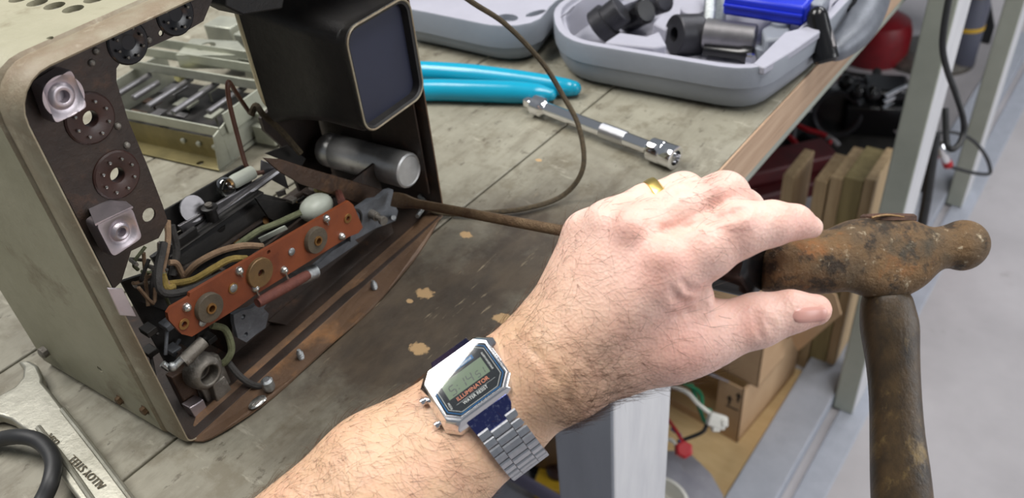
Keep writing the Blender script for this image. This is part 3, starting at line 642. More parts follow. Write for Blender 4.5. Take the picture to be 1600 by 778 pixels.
# ------------------------------------------------------------------ moulded tool case, opened flat
def inset(P,d):
    P=[np.array(p[:2],float) for p in P]; n=len(P); out=[]
    c=sum(P)/n
    for i in range(n):
        a=P[i-1];b=P[i];c2=P[(i+1)%n]; t1=(b-a)/np.linalg.norm(b-a); t2=(c2-b)/np.linalg.norm(c2-b)
        n1=np.array([-t1[1],t1[0]]);n2=np.array([-t2[1],t2[0]]); m=n1+n2; m=m/np.linalg.norm(m)
        k=d/max(m@n1,0.5); q=b+m*k
        out.append(q)
    return out
def area2(P): return sum(P[i-1][0]*P[i][1]-P[i][0]*P[i-1][1] for i in range(len(P)))
def casehalf(name,rim,h,par,floor_z,rimw=.007,rec=None):
    if area2(rim)<0: rim=rim[::-1]
    # resample & smooth corners
    Q=[]
    for i in range(len(rim)):
        a=np.array(rim[i][:2],float); b=np.array(rim[(i+1)%len(rim)][:2],float); k=max(1,int(np.linalg.norm(b-a)/.012))
        for j in range(k): Q.append(a+(b-a)*j/k)
    for _ in range(2): Q=[(Q[i-1]+2*Q[i]+Q[(i+1)%len(Q)])/4 for i in range(len(Q))]
    def R(d,z): return [np.array([q[0],q[1],BZ+z]) for q in inset(Q,d)]
    mb=MB(); mb.mi=0
    mb.loft([R(.022,0.0006),R(.014,.001),R(.0075,.005),R(.0035,.013),R(.0015,.023),R(.0015,.0235),R(.0,.0245),R(.0,h-.002),R(.0008,h)],cap0=True,cap1=False)
    mb.mi=1; mb.loft([R(.0008,h),R(rimw,h),R(rimw+.001,h-.004),R(rimw+.004,h-.004),R(rimw+.006,h-.014),R(rimw+.008,floor_z+.004),R(rimw+.014,floor_z)],cap0=False,cap1=True)
    return build(name,mb,[M['casegrey'],M['caselight']],par)
rz=BZ+.042
rim=[onz(862,12,rz),onz(868,48,rz),onz(892,66,rz),onz(1150,109,rz),onz(1200,106,rz),onz(1240,78,rz),onz(1283,48,rz)]
back=[rim[-1]+np.array([-.004,.22,0]),rim[0]+np.array([-.004,.22,0])]
tc_=thing('tool_case',tuple((rim[2]+rim[-1])/2*np.array([1,1,0])+np.array([0,0,BZ])),'grey moulded plastic tool case opened flat at far end of bench','tool case')
casehalf('tray',rim+back,.042,tc_,.008)
rz2=BZ+.040
rim2=[onz(650,16,rz2),onz(780,43,rz2),onz(812,42,rz2),onz(851,31,rz2),onz(856,10,rz2)]
rim2=[rim2[0]+np.array([-.03,-.004,0])]+rim2[0:]; lidback=[rim2[-1]+np.array([0,.2,0]),rim2[0]+np.array([0,.2,0])]
def lidhalf():
    P=rim2+lidback
    if area2(P)<0: P=P[::-1]
    Q=[]
    for i in range(len(P)):
        a=np.array(P[i][:2],float); b=np.array(P[(i+1)%len(P)][:2],float); k=max(1,int(np.linalg.norm(b-a)/.012))
        for j in range(k): Q.append(a+(b-a)*j/k)
    for _ in range(2): Q=[(Q[i-1]+2*Q[i]+Q[(i+1)%len(Q)])/4 for i in range(len(Q))]
    def R(d,z): return [np.array([q[0],q[1],BZ+z]) for q in inset(Q,d)]
    mb=MB(); mb.mi=0; mb.loft([R(.022,.0006),R(.014,.001),R(.0075,.005),R(.0035,.012),R(.002,.018),R(.0,.0185),R(0,.038),R(.0008,.040)],cap1=False)
    mb.mi=1; mb.loft([R(.0008,.040),R(.0012,.0402)],cap0=False); return build('lid',mb,[M['casegrey'],M['caselight']],tc_)
lid=lidhalf()
hc2=MB()
for px,py,rx,ry,yaw in ((793,28,.011,.008,0),(837,21,.011,.005,1.2)):
    q=onz(px,py,rz2); a=nrm([math.cos(yaw),math.sin(yaw),0]); b=np.array([-a[1],a[0],0])
    hc2.loft([[q+a*rx*math.cos(t)+b*ry*math.sin(t)+Zup*z for t in (2*math.pi*i/20 for i in range(20))] for z in (-.006,.01)])
cut(lid,hc2)
def blockz(name,pts,z0,z1,m,par,bevel=.001):
    P=[onz(x,y,BZ+z1) for x,y in pts]; return build(name,MB().prism(P,Zup*(z0-z1)),m,par,bevel=bevel)
# recess mouldings inside the tray
blockz('moulded_rest',[(944,66),(968,50),(1010,56),(1030,48),(1042,70),(1024,74)],.006,.030,M['caselight'],tc_,.002)
blockz('moulded_rest',[(1020,36),(1030,24),(1052,20),(1062,32),(1040,46)],.006,.028,M['caselight'],tc_,.002)
blockz('moulded_rest',[(1190,44),(1206,34),(1236,40),(1238,58),(1196,62)],.006,.034,M['casegrey'],tc_,.003)
x=MB(); q=onz(1220,33,BZ+.037); x.lathe(q-Zup*.008,Zup,[(0,.0085),(.008,.0085),(.0085,.0078)],24); build('moulded_peg',x,M['casegrey'],tc_)
x=MB(); q=onz(1194,74,BZ+.022); x.lathe(q-Zup*.014,Zup,[(0,.0075),(.014,.0075),(.0145,.007)],24); build('moulded_peg',x,M['casegrey'],tc_)
x=MB(); q=onz(1083,14,BZ+.02); x.lathe(q-Zup*.01,Zup,[(0,.012),(.01,.012),(.0105,.0115)],24); build('moulded_peg',x,M['caselight'],tc_)
blockz('wall_ridge',[(1198,86),(1262,30),(1268,33),(1206,90)],.01,.040,M['caselight'],tc_,.002)
blockz('corner_flange',[(1194,106),(1240,78),(1282,49),(1262,41),(1226,50),(1176,100)],.036,.0424,M['caselight'],tc_,.001)
blockz('latch_block',[(1253,2),(1284,8),(1300,-14),(1262,-20)],.02,.052,M['casegrey'],tc_,.002)
lm=MB(); lm.tube([onz(877,27,rz+.0004),onz(884,22,rz+.0004),onz(890,18,rz+.0004),onz(897,10,rz+.0004)],.0006,6,3); build('moulded_script_mark',lm,M['mark'],tc_)
# contents
def cylz(name,a,b,prof,m,lab,cat,seg=28,extra=None,group=None):
    x=MB(); L_=np.linalg.norm(np.array(b)-np.array(a)); x.lathe(a,np.array(b)-np.array(a),[(h*L_,r) for h,r in prof],seg)
    return tag(build(name,x,m,loc=tuple((np.array(a)+np.array(b))/2)),lab,cat,group)
cylz('press_cup',onz(972,14,BZ+.040),onz(934,44,BZ+.022),[(0,.0125),(.03,.0135),(.55,.0135),(.56,.0168),(.97,.0168),(1,.016)],M['darksteel'],'black cylindrical press cup leaning at the left inside tool case','press cup')
cylz('press_sleeve',onz(1010,16,BZ+.034),onz(978,30,BZ+.018),[(0,.010),(.05,.012),(.95,.013),(1,.012)],M['blackgloss'],'small black sleeve lying between press cup and zinc bolt','sleeve')
cylz('press_sleeve',onz(1040,2,BZ+.034),onz(1012,12,BZ+.02),[(0,.008),(.05,.010),(.95,.010),(1,.009)],M['darksteel'],'dark sleeve highest in the picture behind the moulded rest','sleeve')
# receiving cup with hole, angular
x=MB(); q=onz(1053,55,BZ+.026); d=nrm(onz(1085,46,BZ+.026)-onz(1040,60,BZ+.026)); d=nrm(np.array([d[0],d[1],0]))
pr=onz(1030,70,BZ+.012)
A0=at(1053,54,np.dot(q-CAM,-R3[:,2])); fwd=nrm(np.array([-.55,-.80,.22])); sx_=nrm(np.cross(fwd,Zup)); sz_=np.cross(sx_,fwd)
def ringp(c,rad,n,ph=0): return [c+(sx_*math.cos(t)+sz_*math.sin(t))*rad for t in (2*math.pi*i/n+ph for i in range(n))]
x.loft([ringp(A0,.0065,24),ringp(A0,.0085,24),ringp(A0,.0165,24),ringp(A0-fwd*.001,.0175,24),ringp(A0-fwd*.024,.0185,24),ringp(A0-fwd*.026,.017,24),ringp(A0-fwd*.026,.0065,24)],closed=True)
rc_=tag(build('receiving_cup',x,M['darksteel'],loc=tuple(A0)),'angular black steel ring with a round hole in the middle of case','press ring')
x=MB(); a0=onz(1100,52,BZ+.026); a1=onz(1180,62,BZ+.024); x.lathe(a0,a1-a0,[(0,.012),(.001,.0135),(.04,.0135),(np.linalg.norm(a1-a0)-.001,.0135),(np.linalg.norm(a1-a0),.0125)],28)
tag(build('steel_sleeve',x,M['greysteel'],loc=tuple((a0+a1)/2)),'smooth grey steel sleeve lying below the blue box','sleeve')
x=MB(); a0=onz(1100,78,BZ+.016); a1=onz(1176,86,BZ+.016); x.lathe(a0,a1-a0,[(0,.005),(.03,.0055),(.035,.0075),(np.linalg.norm(a1-a0),.0075)],24)
tag(build('steel_pin',x,M['blackgloss'],loc=tuple((a0+a1)/2)),'black round pin lying along front wall inside tool case','pin')
x=MB(); q=onz(1173,88,BZ+.022); x.lathe(q-Zup*.012,Zup,[(0,.005),(.012,.005),(.014,.0035),(.0145,.001)],6); tag(build('hex_nut_driver',x,M['chrome'],loc=tuple(q-Zup*.012)),'shiny hexagonal stub standing at right end of black pin','nut')
x=MB(); a0=onz(1108,40,BZ+.03); a1=onz(1112,-30,BZ+.03); ll=np.linalg.norm(a1-a0); x.lathe(a0,a1-a0,[(0,.004)]+[(.002+k*.0016,.0058 if k%2 else .0050) for k in range(int((ll-.002)/.0016))],14)
tag(build('threaded_rod',x,M['zinc'],loc=tuple(a0)),'zinc threaded rod lying between black ring and blue box','rod')
x=MB(); a0=onz(1126,38,BZ+.028); a1=onz(1128,-30,BZ+.028); x.cyl(a0,a1,.0052,seg=14); x.ball(a0,.0055,12)
tag(build('zinc_bolt',x,M['zinc'],loc=tuple(a0)),'smooth shiny zinc bolt beside threaded rod, left of blue box','bolt')
P=[onz(1137,-6,BZ+.055),onz(1250,10,BZ+.055)]; e1=nrm(P[1]-P[0]); e2=np.array([-e1[1],e1[0],0])
x=MB(); L1=np.linalg.norm(P[1]-P[0]); c=(P[0]+P[1])/2+e2*.05-Zup*.009; x.box(c,e1*(L1/2+.004),e2*.05,Zup*.009); 
bx=build('blue_box',x,M['blue'],bevel=.003,loc=tuple(c-Zup*.0185)); tag(bx,'bright blue plastic box at the back of grey tool case','box')
x=MB(); x.box((P[0]+P[1])/2-Zup*.008-e2*.0006,e1*(L1/2+.003),e2*.0012,Zup*.0012); build('box_lip',x,M['blue'],bx,bevel=.0004)
# C-shaped press frame at the right
cf=thing('screw_clamp',tuple(onz(1300,60,BZ)),'grey cast C-shaped press clamp with black screw handle over bench edge','clamp')
fr=[onz(1368,-40,BZ+.030),onz(1362,-8,BZ+.030),onz(1352,24,BZ+.026),onz(1333,54,BZ+.02),onz(1308,76,BZ+.016),onz(1298,82,BZ+.016)]
x=MB(); x.tube(fr,[.017,.017,.016,.0145,.011,.007],16,6); build('cast_frame',x,mat('grey_casting',(112,116,124),(96,100,108),60,.42,metal=.3,bump=.2,bscale=300),cf)
x=MB(); a0=onz(1277,26,BZ+.048); a1=onz(1290,88,BZ+.020); x.tube([a0,a0*.5+a1*.5,a1],[.0088,.0092,.0105],18,4); x.ball(a0,.0088,16); x.lathe(a1,a1-a0,[(0,.0105),(.003,.0105),(.005,.0085),(.0042,.006)],20); build('screw_handle',x,M['blackgloss'],cf)
x=MB(); x.tube([onz(1285,14,BZ+.05),onz(1296,45,BZ+.04),onz(1304,74,BZ+.03)],.0022,8,3); build('guide_strip',x,M['greysteel'],cf)
x=MB(); q=onz(1322,14,BZ+.03); x.lathe(q,nrm([-.3,-.3,.9]),[(0,.011),(.006,.011),(.007,.008),(.003,.007)],20); build('pressure_pad',x,M['blackgloss'],cf)

# ------------------------------------------------------------------ turquoise pliers
pl=thing('pliers',tuple(onz(740,130,BZ)),'pliers with long turquoise dipped handles lying behind electronics case','pliers')
for nm,pts,r in (('handle',[onz(560,108,BZ+.010),onz(660,112,BZ+.0105),onz(740,118,BZ+.0105),(onz(830,128,BZ+.010)),onz(880,136,BZ+.009),onz(897,138,BZ+.008)],[.0095,.0095,.010,.0085,.008,.0065]),
                 ('handle',[onz(560,150,BZ+.010),onz(660,141,BZ+.0105),onz(740,142,BZ+.0105),onz(800,144,BZ+.010),onz(838,146,BZ+.009),onz(860,148,BZ+.008)],[.0095,.0095,.0095,.0095,.0085,.0055])):
    x=MB(); x.tube(pts,r,18,8); x.ball(pts[-1],r[-1]*.98,14); build(nm,x,M['skyplas'],pl)
x=MB(); x.prism([onz(575,95,BZ+.014),onz(575,160,BZ+.014),onz(500,150,BZ+.014),onz(430,120,BZ+.014),onz(500,100,BZ+.014)],-Zup*.009); build('jaws',x,M['greysteel'],pl,bevel=.001)

# ------------------------------------------------------------------ chrome extension bar
a0=onz(821,158,BZ+.009); a1=onz(1056,247,BZ+.0095); dd=nrm(a1-a0); Le=np.linalg.norm(a1-a0)
eb=thing('extension_bar',tuple((a0+a1)/2*np.array([1,1,0])+np.array([0,0,BZ])),'chrome socket extension bar with knurled middle lying on bench','socket extension')
x=MB(); x.lathe(a0,dd,[(.010,.0055),(.011,.0084),(.020,.0084),(.0215,.0066),(.024,.0052),(.026,.0056),(Le-.026,.0056),(Le-.024,.0064),(Le-.022,.0088),(Le-.012,.0092),(Le-.011,.0087),(Le-.010,.0092),(Le-.0005,.0092),(Le,.0078),(Le,.0058),(Le-.006,.0052)],32); build('shank',x,M['chrome'],eb)
x=MB(); e_=np.cross(dd,Zup); x.box(a0+dd*.005,dd*.005,e_*.0034,Zup*.0034); sdv=build('square_drive',x,M['chrome'],eb,bevel=.0008)
kn=MB(); L0=.083;
for k in range(26): kn.lathe(a0+dd*(L0+k*.0009),dd,[(0,.0056),(.00045,.00625),(.0009,.0056)],24,cap=False)
build('knurled_band',kn,M['knurl'],eb)

# ------------------------------------------------------------------ combination wrench, lower left
wr=thing('open_end_wrench',tuple(onz(90,680,BZ)),'large grey steel open-end wrench marked ALLOY STEEL at lower left','wrench')
ZW=BZ+.009
out=[(222,800),(190,752),(140,690),(118,655),(96,625),(75,600),(66,572),(60,584),(52,592)]
o1=[(250,840),(205,772),(175,730),(135,681),(105,645),(80,612),(66,596),(66,588),(58,570),(44,562),(27,564),(36,574),(34,590),(22,604),(0,616),(-25,628),(-50,668),(-24,650),(-2,648),(16,654),(40,672),(62,698),(90,738),(120,778),(160,835)]
P=[onz(x,y,ZW) for x,y in o1]
x=MB(); x.prism(P,-Zup*.0075); wbd=build('wrench_body',x,M['wrench'],wr,bevel=.0016,seg=3)
# raised web edges
for pts in (((98,640),(150,706),(200,772),(230,812)),((60,668),(100,718),(142,778),(165,812))):
    x=MB(); x.tube([onz(a,b,ZW+.0002) for a,b in pts],.0016,8,4); build('raised_edge',x,M['wrench'],wr)
ta=onz(166,757,ZW+.0006); tb_=onz(120,714,ZW+.0006); text('stamped_text','ALLOY STEEL',ta,tb_-ta,np.cross(Zup,tb_-ta),.0058,M['punch'],wr,ext=.0002,sx=.95)
tb2=onz(72,668,ZW+.0006); ta2=onz(94,690,ZW+.0006); text('stamped_text','USA',ta2,tb2-ta2,np.cross(Zup,tb2-ta2),.0055,M['punch'],wr,ext=.0002)
# black cable lower left
x=MB(); x.tube([onz(-60,700,BZ+.006),onz(-10,688,BZ+.007),onz(30,682,BZ+.013),onz(62,690,BZ+.014),onz(82,716,BZ+.014),onz(80,750,BZ+.013),onz(62,790,BZ+.008),onz(20,860,BZ+.006)],.0042,14,8)
tag(build('black_cable',x,M['rubber'],loc=tuple(onz(60,690,BZ))),'thick black rubber cable curling over the wrench','cable')

# ------------------------------------------------------------------ things stored under the bench
def vboard(name,px0,px1,ptop,y0,dep,z0,m,lab):
    a=ony(px0,ptop,y0); b=ony(px1,ptop,y0); x=MB().aabb((a[0],y0,z0),(b[0],y0+dep,a[2])); o=build(name,x,M[m],bevel=.0015,loc=((a[0]+b[0])/2,y0+dep/2,z0)); return tag(o,lab,'board','boards standing under the bench')
vboard('wooden_board',1224,1241,272,1.24,.10,0.0,'pine','single upright board standing apart, leftmost of those under bench')
vboard('wooden_board',1273,1294,280,1.24,.10,0.0,'pine','second upright board from left, first of the tightly standing four')
vboard('wooden_board',1298,1318,276,1.24,.115,0.0,'pine','narrow pale upright board touching left side of greenish thick one')
vboard('wooden_board',1319,1351,276,1.24,.115,0.0,'pinedark','thick greenish upright board in middle of standing stack')
vboard('wooden_board',1351.5,1369,279,1.24,.115,0.0385,'pine','rightmost pale upright board beside the grey bench leg')
for o in [o for o in bpy.data.objects if o.name.startswith('wooden_board')]: del o['group']
# low plywood sheet the boxes stand on
x=MB(); x.aabb((-.50,.78,.0),(-.301,1.22,.012)); tag(build('plywood_sheet',x,M['ply'],bevel=.001,loc=(-.45,.9,0)),'pale plywood sheet on floor under the bench','plywood sheet')
# cardboard boxes
def quadz(pts,z): return [onz(x,y,z) for x,y in pts]
bxr=thing('cardboard_box',(-.43,1.05,.012),'brown cardboard box printed with two up arrows, flaps open','cardboard box')
zb=.012; B0=onz(1152,692,zb); 
dirx=nrm([-1,.10,0]); diry=np.array([-dirx[1],dirx[0],0]); 
if diry[1]<0: diry=-diry
hB=onp(1171,609,B0,nrm([R3[0,2],R3[1,2],0]))[2]-zb
bw,bd=.17,.22
def Bp(a,b,z): return B0+dirx*a+diry*b+Zup*z
x=MB()
x.prism([Bp(.0,0,0),Bp(.05,0,0),Bp(.05,0,hB),Bp(0,0,hB)],diry*.003)
x.prism([Bp(0,0,0),Bp(0,bd,0),Bp(0,bd,hB),Bp(0,0,hB)],dirx*.003)
x.prism([Bp(bw,0,0),Bp(bw,bd,0),Bp(bw,bd,hB),Bp(bw,0,hB)],dirx*.003)
x.prism([Bp(0,bd,0),Bp(bw,bd,0),Bp(bw,bd,hB),Bp(0,bd,hB)],-diry*.003)
x.prism([Bp(.05,0,0),Bp(bw,0,0),Bp(bw,0,.02),Bp(.05,0,.02)],diry*.003)
build('box_walls',x,M['card'],bxr)
x=MB()
for px,py in ((1140,625),(1154,621)):
    c=onp(px,py,B0,diry); s_=.013
    a_=-dirx; 
    x.prism([c+a_*u_*s_+Zup*v_*s_-diry*.0006 for u_,v_ in ((-.16,-.9),(.16,-.9),(.16,.2),(.45,.2),(0,1.0),(-.45,.2),(-.16,.2))],-diry*.0004)
c0=onp(1135,633,B0,diry); c1=onp(1154,641,B0,diry); x.tube([c0-diry*.0008,c1-diry*.0008],.0009,6,1); build('printed_arrows',x,M['ink'],bxr)
x=MB(); a=Bp(.05,0,hB); x.prism([Bp(.03,0,hB),Bp(.13,0,hB),Bp(.12,-.05,hB+.035),Bp(.05,-.03,hB+.03)],Zup*.003); build('box_flap',x,M['bag'],bxr)
b2=thing('cardboard_box',(-.36,1.16,.15),'larger upper cardboard box, plain, stacked behind thumb','cardboard box')
zt=hB+.016
x=MB(); C0=onz(1184,606,zt); 
def Cp(a,b,z): return np.array([C0[0],C0[1],zt])+dirx*a+diry*b+Zup*z
x.prism([Cp(0,0,0),Cp(.16,0,0),Cp(.16,0,.14),Cp(0,0,.14)],diry*.003); x.prism([Cp(0,0,0),Cp(0,.09,0),Cp(0,.09,.14),Cp(0,0,.14)],dirx*.003); x.prism([Cp(.16,0,0),Cp(.16,.09,0),Cp(.16,.09,.14),Cp(.16,0,.14)],dirx*.003); x.prism([Cp(0,.09,0),Cp(.16,.09,0),Cp(.16,.09,.14),Cp(0,.09,.14)],diry*.003); x.prism([Cp(0,0,0),Cp(.16,0,0),Cp(.16,.09,0),Cp(0,.09,0)],Zup*.003); x.prism([Cp(0,0,.14),Cp(.16,0,.14),Cp(.16,.09,.14),Cp(0,.09,.14)],Zup*.003)
build('box_walls',x,M['card'],b2)
x=MB(); fp_=[onp(a_,b_,Cp(0,.09,.1),diry) for a_,b_ in ((1232,516),(1246,549),(1314,492),(1306,462),(1270,430),(1225,440))]; x.prism(fp_,diry*.003); build('box_flap',x,M['card'],b2)
# wiring harness hanging by the post
def lead(name,pts,r,m,lab,cat,n=6,grp=None):
    x=MB(); x.tube(pts,r,8,n); return tag(build(name,x,M[m],loc=tuple(pts[0])),lab,cat,grp)
wc=thing('wiring_connector',tuple(at(1116,655,1.24)),'white plastic plug with white and green wires before the cardboard box','connector')
q=at(1120,657,1.24); x=MB(); rx_=R3[:,0]; ry_=R3[:,1]; rz_=R3[:,2]
x.box(q,rx_*.013-ry_*.004,ry_*.010+rx_*.003,rz_*.008); x.box(q+rx_*.010-ry_*.002,rx_*.005,ry_*.006,rz_*.010); x.box(q-rx_*.002-ry_*.012,rx_*.006,ry_*.004,rz_*.007); build('plug_body',x,M['whiteplas'],wc,bevel=.002)
for pts,m in (([at(1112,648,1.24),at(1090,630,1.25),at(1072,612,1.27),at(1040,600,1.3)],'whiteplas'),([at(1112,642,1.245),at(1098,636,1.25),at(1092,612,1.28),at(1050,590,1.3)],'greenplas'),([at(1104,660,1.25),at(1098,652,1.26),at(1080,600,1.3)],'greenplas'),([at(1104,664,1.25),at(1096,676,1.28),at(1060,690,1.32)],'darkwire')):
    x=MB(); x.tube(pts,.0032,8,6); build('wire',x,M[m],wc)
rcn=thing('wiring_connector',tuple(at(1068,708,1.22)),'red plastic plug with blue and white wires beside grey post','connector')
q=at(1068,706,1.22); x=MB(); x.lathe(q-rz_*.01,rz_+ry_*.3,[(0,.0125),(.002,.0135),(.018,.0135),(.02,.011)],6); build('plug_body',x,M['red'],rcn,bevel=.001)
for pts,m in (([at(1064,696,1.23),at(1062,680,1.25),at(1050,670,1.28)],'bluewire'),([at(1060,702,1.23),at(1050,688,1.25),at(1030,686,1.27)],'whiteplas'),([at(1068,694,1.23),at(1056,672,1.26),at(1040,650,1.3)],'red')):
    x=MB(); x.tube(pts,.0028,8,6); build('wire',x,M[m],rcn)
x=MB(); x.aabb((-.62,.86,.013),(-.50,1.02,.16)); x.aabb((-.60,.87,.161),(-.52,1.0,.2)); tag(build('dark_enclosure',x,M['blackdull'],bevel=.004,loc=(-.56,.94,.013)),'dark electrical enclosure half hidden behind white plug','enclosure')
# plastic bag, white tub, yellow block, wooden pot, grey rod seen past the arm
x=MB(); c=onz(1085,775,.05)
rings=[]
for k in range(9):
    r=.11*math.sin(math.pi*(k+.6)/9.6)+.004; rings.append([np.array([c[0]-.05,c[1]-.06,0.013])+np.array([math.cos(t)*r*(1+.18*math.sin(5*t+k)),math.sin(t)*r*(1+.15*math.sin(4*t+2*k)),k*.011]) for t in (2*math.pi*i/26 for i in range(26))])
x.loft(rings); tag(build('plastic_bag',x,M['bag'],loc=(c[0]-.05,c[1]-.06,.013)),'crumpled grey plastic bag on floor behind the front bench leg','bag')
x=MB(); c=onz(1022,800,.13); x.lathe((c[0],c[1],.10),Zup,[(0,.045),(.05,.055),(.052,.055),(.053,.050),(.02,.046)],28); tag(build('white_tub',x,M['whiteplas'],loc=(c[0],c[1],.10)),'round white plastic tub rim showing right of grey post','tub')
x=MB(); c=onz(873,738,.08); x.box((c[0],c[1],.04),(.035,.01,0),(-.01,.035,0),(0,0,.04)); yb_=tag(build('yellow_block',x,M['yellow'],bevel=.004,loc=(c[0],c[1],0)),'yellow block with round dark knob under bench by watch strap','block')
x=MB(); c=onz(872,732,.09); x.lathe((c[0],c[1],.08),Zup,[(0,.02),(.008,.021),(.012,.016),(.013,.004),(.02,.003)],20); build('knob',x,M['phenbrown'],yb_)
x=MB(); c=onz(858,668,.12); x.lathe((c[0],c[1],.06),Zup,[(0,.045),(.02,.06),(.08,.06),(.10,.055),(.13,.045)],32)
pt=tag(build('wooden_tub',x,M['pot'],loc=(c[0],c[1],.0)),'varnished brown round tub with dark band under bench near wrist','tub')
x=MB(); x.lathe((c[0],c[1],.062),Zup,[(0,.058),(.0,.0625),(.014,.0625),(.014,.058)],32); build('band',x,M['blackgloss'],pt)
x=MB(); x.lathe((c[0],c[1],.0),Zup,[(0,.045),(.06,.045)],24); build('foot',x,M['blackdull'],pt)
x=MB(); x.cyl(onz(790,735,.30),onz(900,800,.30),.009,seg=14); tag(build('grey_rod',x,mat('purple_grey_plastic',(96,92,112),rough=.45),loc=tuple(onz(830,760,.30))),'slim purple-grey rod crossing under the watch strap','rod')
x=MB(); c=onz(815,775,.1); x.aabb((c[0]-.25,c[1]-.16,.0),(c[0]+.02,c[1]+.04,.045)); tag(build('cloth_pad',x,M['bag'],bevel=.01,loc=(c[0]-.1,c[1],0)),'pale grey padded cloth lying below the slim rod','cloth')
# black motor unit with red leads
mo=thing('carburettor',tuple(onz(1320,200,0.0)),'black carburettor assembly with wide round throat lying under bench','engine part')
def m_at(px,py,z): return onz(px,py,z)
x=MB(); c=onz(1308,178,.16); fx=nrm([.35,-.93,.25])
x.lathe(c,fx,[(-.14,.05),(-.12,.062),(-.02,.062),(0,.058),(.004,.055),(.004,.047),(-.05,.042)],32); build('throat',x,M['blackgloss'],mo)
x=MB(); c=onz(1372,170,.14); x.box(c,np.array([.085,0.03,0]),np.array([-.03,.08,0]),Zup*.05); x.box(c+Zup*.06+np.array([.01,0,0]),np.array([.05,0.02,0]),np.array([-.02,.05,0]),Zup*.02); build('body',x,M['blackgloss'],mo,bevel=.012,seg=3)
x=MB(); x.tube([onz(1308,178,.16)+fx*.002+(nrm(np.cross(fx,Zup))*math.cos(t)+np.cross(nrm(np.cross(fx,Zup)),fx)*math.sin(t))*.058 for t in (2*math.pi*i/30 for i in range(30))],.006,10,1,True); build('throat_rim',x,M['darksteel'],mo)
for px,py in ((1322,128),(1340,142),(1362,146)):
    x=MB(); x.ball(onz(px,py,.235),.022,16); build('highlight_dome',x,M['blackgloss'],mo)  # domes added to give the glossy body its highlight shapes
x=MB(); a=onz(1382,152,.22); b=onz(1416,134,.22)
for k in range(3): x.cyl(a+Zup*-.016*k,b+Zup*-.016*k,.0065,seg=10)
build('chrome_fins',x,M['chrome'],mo)
x=MB(); q=onz(1403,196,.12); x.lathe(q,nrm([.3,-.9,.3]),[(0,.02),(.02,.022),(.04,.014)],16); build('fitting',x,M['greysteel'],mo)
x=MB(); x.tube([onz(1310,110,.2),onz(1340,117,.2),onz(1382,120,.2)],.006,8,3); x.cyl(onz(1370,112,.2),onz(1372,134,.2),.012); build('linkage',x,M['blackdull'],mo)
x=MB(); c=onz(1345,238,.06); x.box(c,np.array([.16,.05,0]),np.array([-.04,.12,0]),Zup*.045); build('base_casting',x,M['blackdull'],mo,bevel=.015)
for k,(pts,lab) in enumerate((([(1238,192),(1260,202),(1285,210),(1300,222)],'red lead with pale end crossing in front of black carburettor'),([(1222,205),(1240,220),(1248,232)],'short red lead at the lower left of carburettor'),([(1285,128),(1300,122),(1312,120)],'red strap just below the bench edge above carburettor'))):
    lead('red_lead',[onz(a,b,.17) for a,b in pts],.0065,'red',lab,'lead')
x=MB(); x.tube([onz(1292,214,.175),onz(1302,220,.17),onz(1310,228,.16)],.008,10,4); tag(build('cable_lug',x,M['greysteel'],loc=tuple(onz(1300,220,.17))),'pale crimped lug at end of the red lead','cable lug')
lead('black_hose',[onz(1255,215,.12),onz(1275,225,.13),onz(1285,250,.12)],.016,'blackgloss','black glossy hose below the red lead','hose')
x=MB(); c=onz(1317,205,.1); x.box(c,(.012,0,0),(0,.008,0),(0,0,.012)); tag(build('red_tag',x,M['red'],bevel=.002,loc=tuple(c)),'small red block beneath round black throat','red block')
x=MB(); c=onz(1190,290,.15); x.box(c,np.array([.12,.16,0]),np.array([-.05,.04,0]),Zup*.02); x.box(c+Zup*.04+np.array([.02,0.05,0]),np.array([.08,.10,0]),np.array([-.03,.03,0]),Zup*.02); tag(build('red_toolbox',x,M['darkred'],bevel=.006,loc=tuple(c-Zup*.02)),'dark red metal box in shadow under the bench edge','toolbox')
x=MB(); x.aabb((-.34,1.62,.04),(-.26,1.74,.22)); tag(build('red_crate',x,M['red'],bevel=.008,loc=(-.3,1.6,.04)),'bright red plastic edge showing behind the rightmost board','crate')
x=MB(); x.aabb((-1.05,1.75,.0),(-.62,1.95,.30)); tag(build('dark_backdrop',x,M['blackdull'],bevel=.01,loc=(-.7,1.6,0)),'added dark block standing in for deep shade behind the upright boards','backdrop')  # dark block added so the space under the bench reads as deep shade
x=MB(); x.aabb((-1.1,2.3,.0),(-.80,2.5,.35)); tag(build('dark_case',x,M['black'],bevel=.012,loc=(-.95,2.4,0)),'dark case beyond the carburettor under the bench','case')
# red can, dark canister
c=onz(1350,104,0.0); rd=thing('fuel_can',(c[0],c[1]+.08,0),'squat round red metal can with short neck standing on floor','can')
x=MB(); x.lathe((c[0],c[1]+.08,0),Zup,[(0,.10),(.01,.105),(.10,.105),(.13,.095),(.15,.06),(.155,.03)],32); build('can_body',x,M['redmetal'],rd)
x=MB(); x.lathe((c[0],c[1]+.08,.15),Zup,[(0,.03),(.03,.026),(.05,.026),(.05,.0)],16); build('neck',x,M['oldsteel'],rd)
c=onz(1435,110,0.0); st=thing('floor_stand',(c[0],c[1]+.1,0),'dark grey pedestal stand with black post beside the red can','stand')
x=MB(); x.lathe((c[0],c[1]+.1,0),Zup,[(0,.14),(.015,.14),(.03,.11),(.035,.02)],32); build('base_disc',x,M['oldsteel'],st)
x=MB(); x.cyl((c[0],c[1]+.1,.03),(c[0],c[1]+.1,.45),.022); build('post',x,M['black'],st)
x=MB(); x.lathe((c[0],c[1]+.1,.32),Zup,[(0,.09),(.02,.11),(.2,.11),(.22,.09)],28); build('drum',x,M['darksteel'],st)
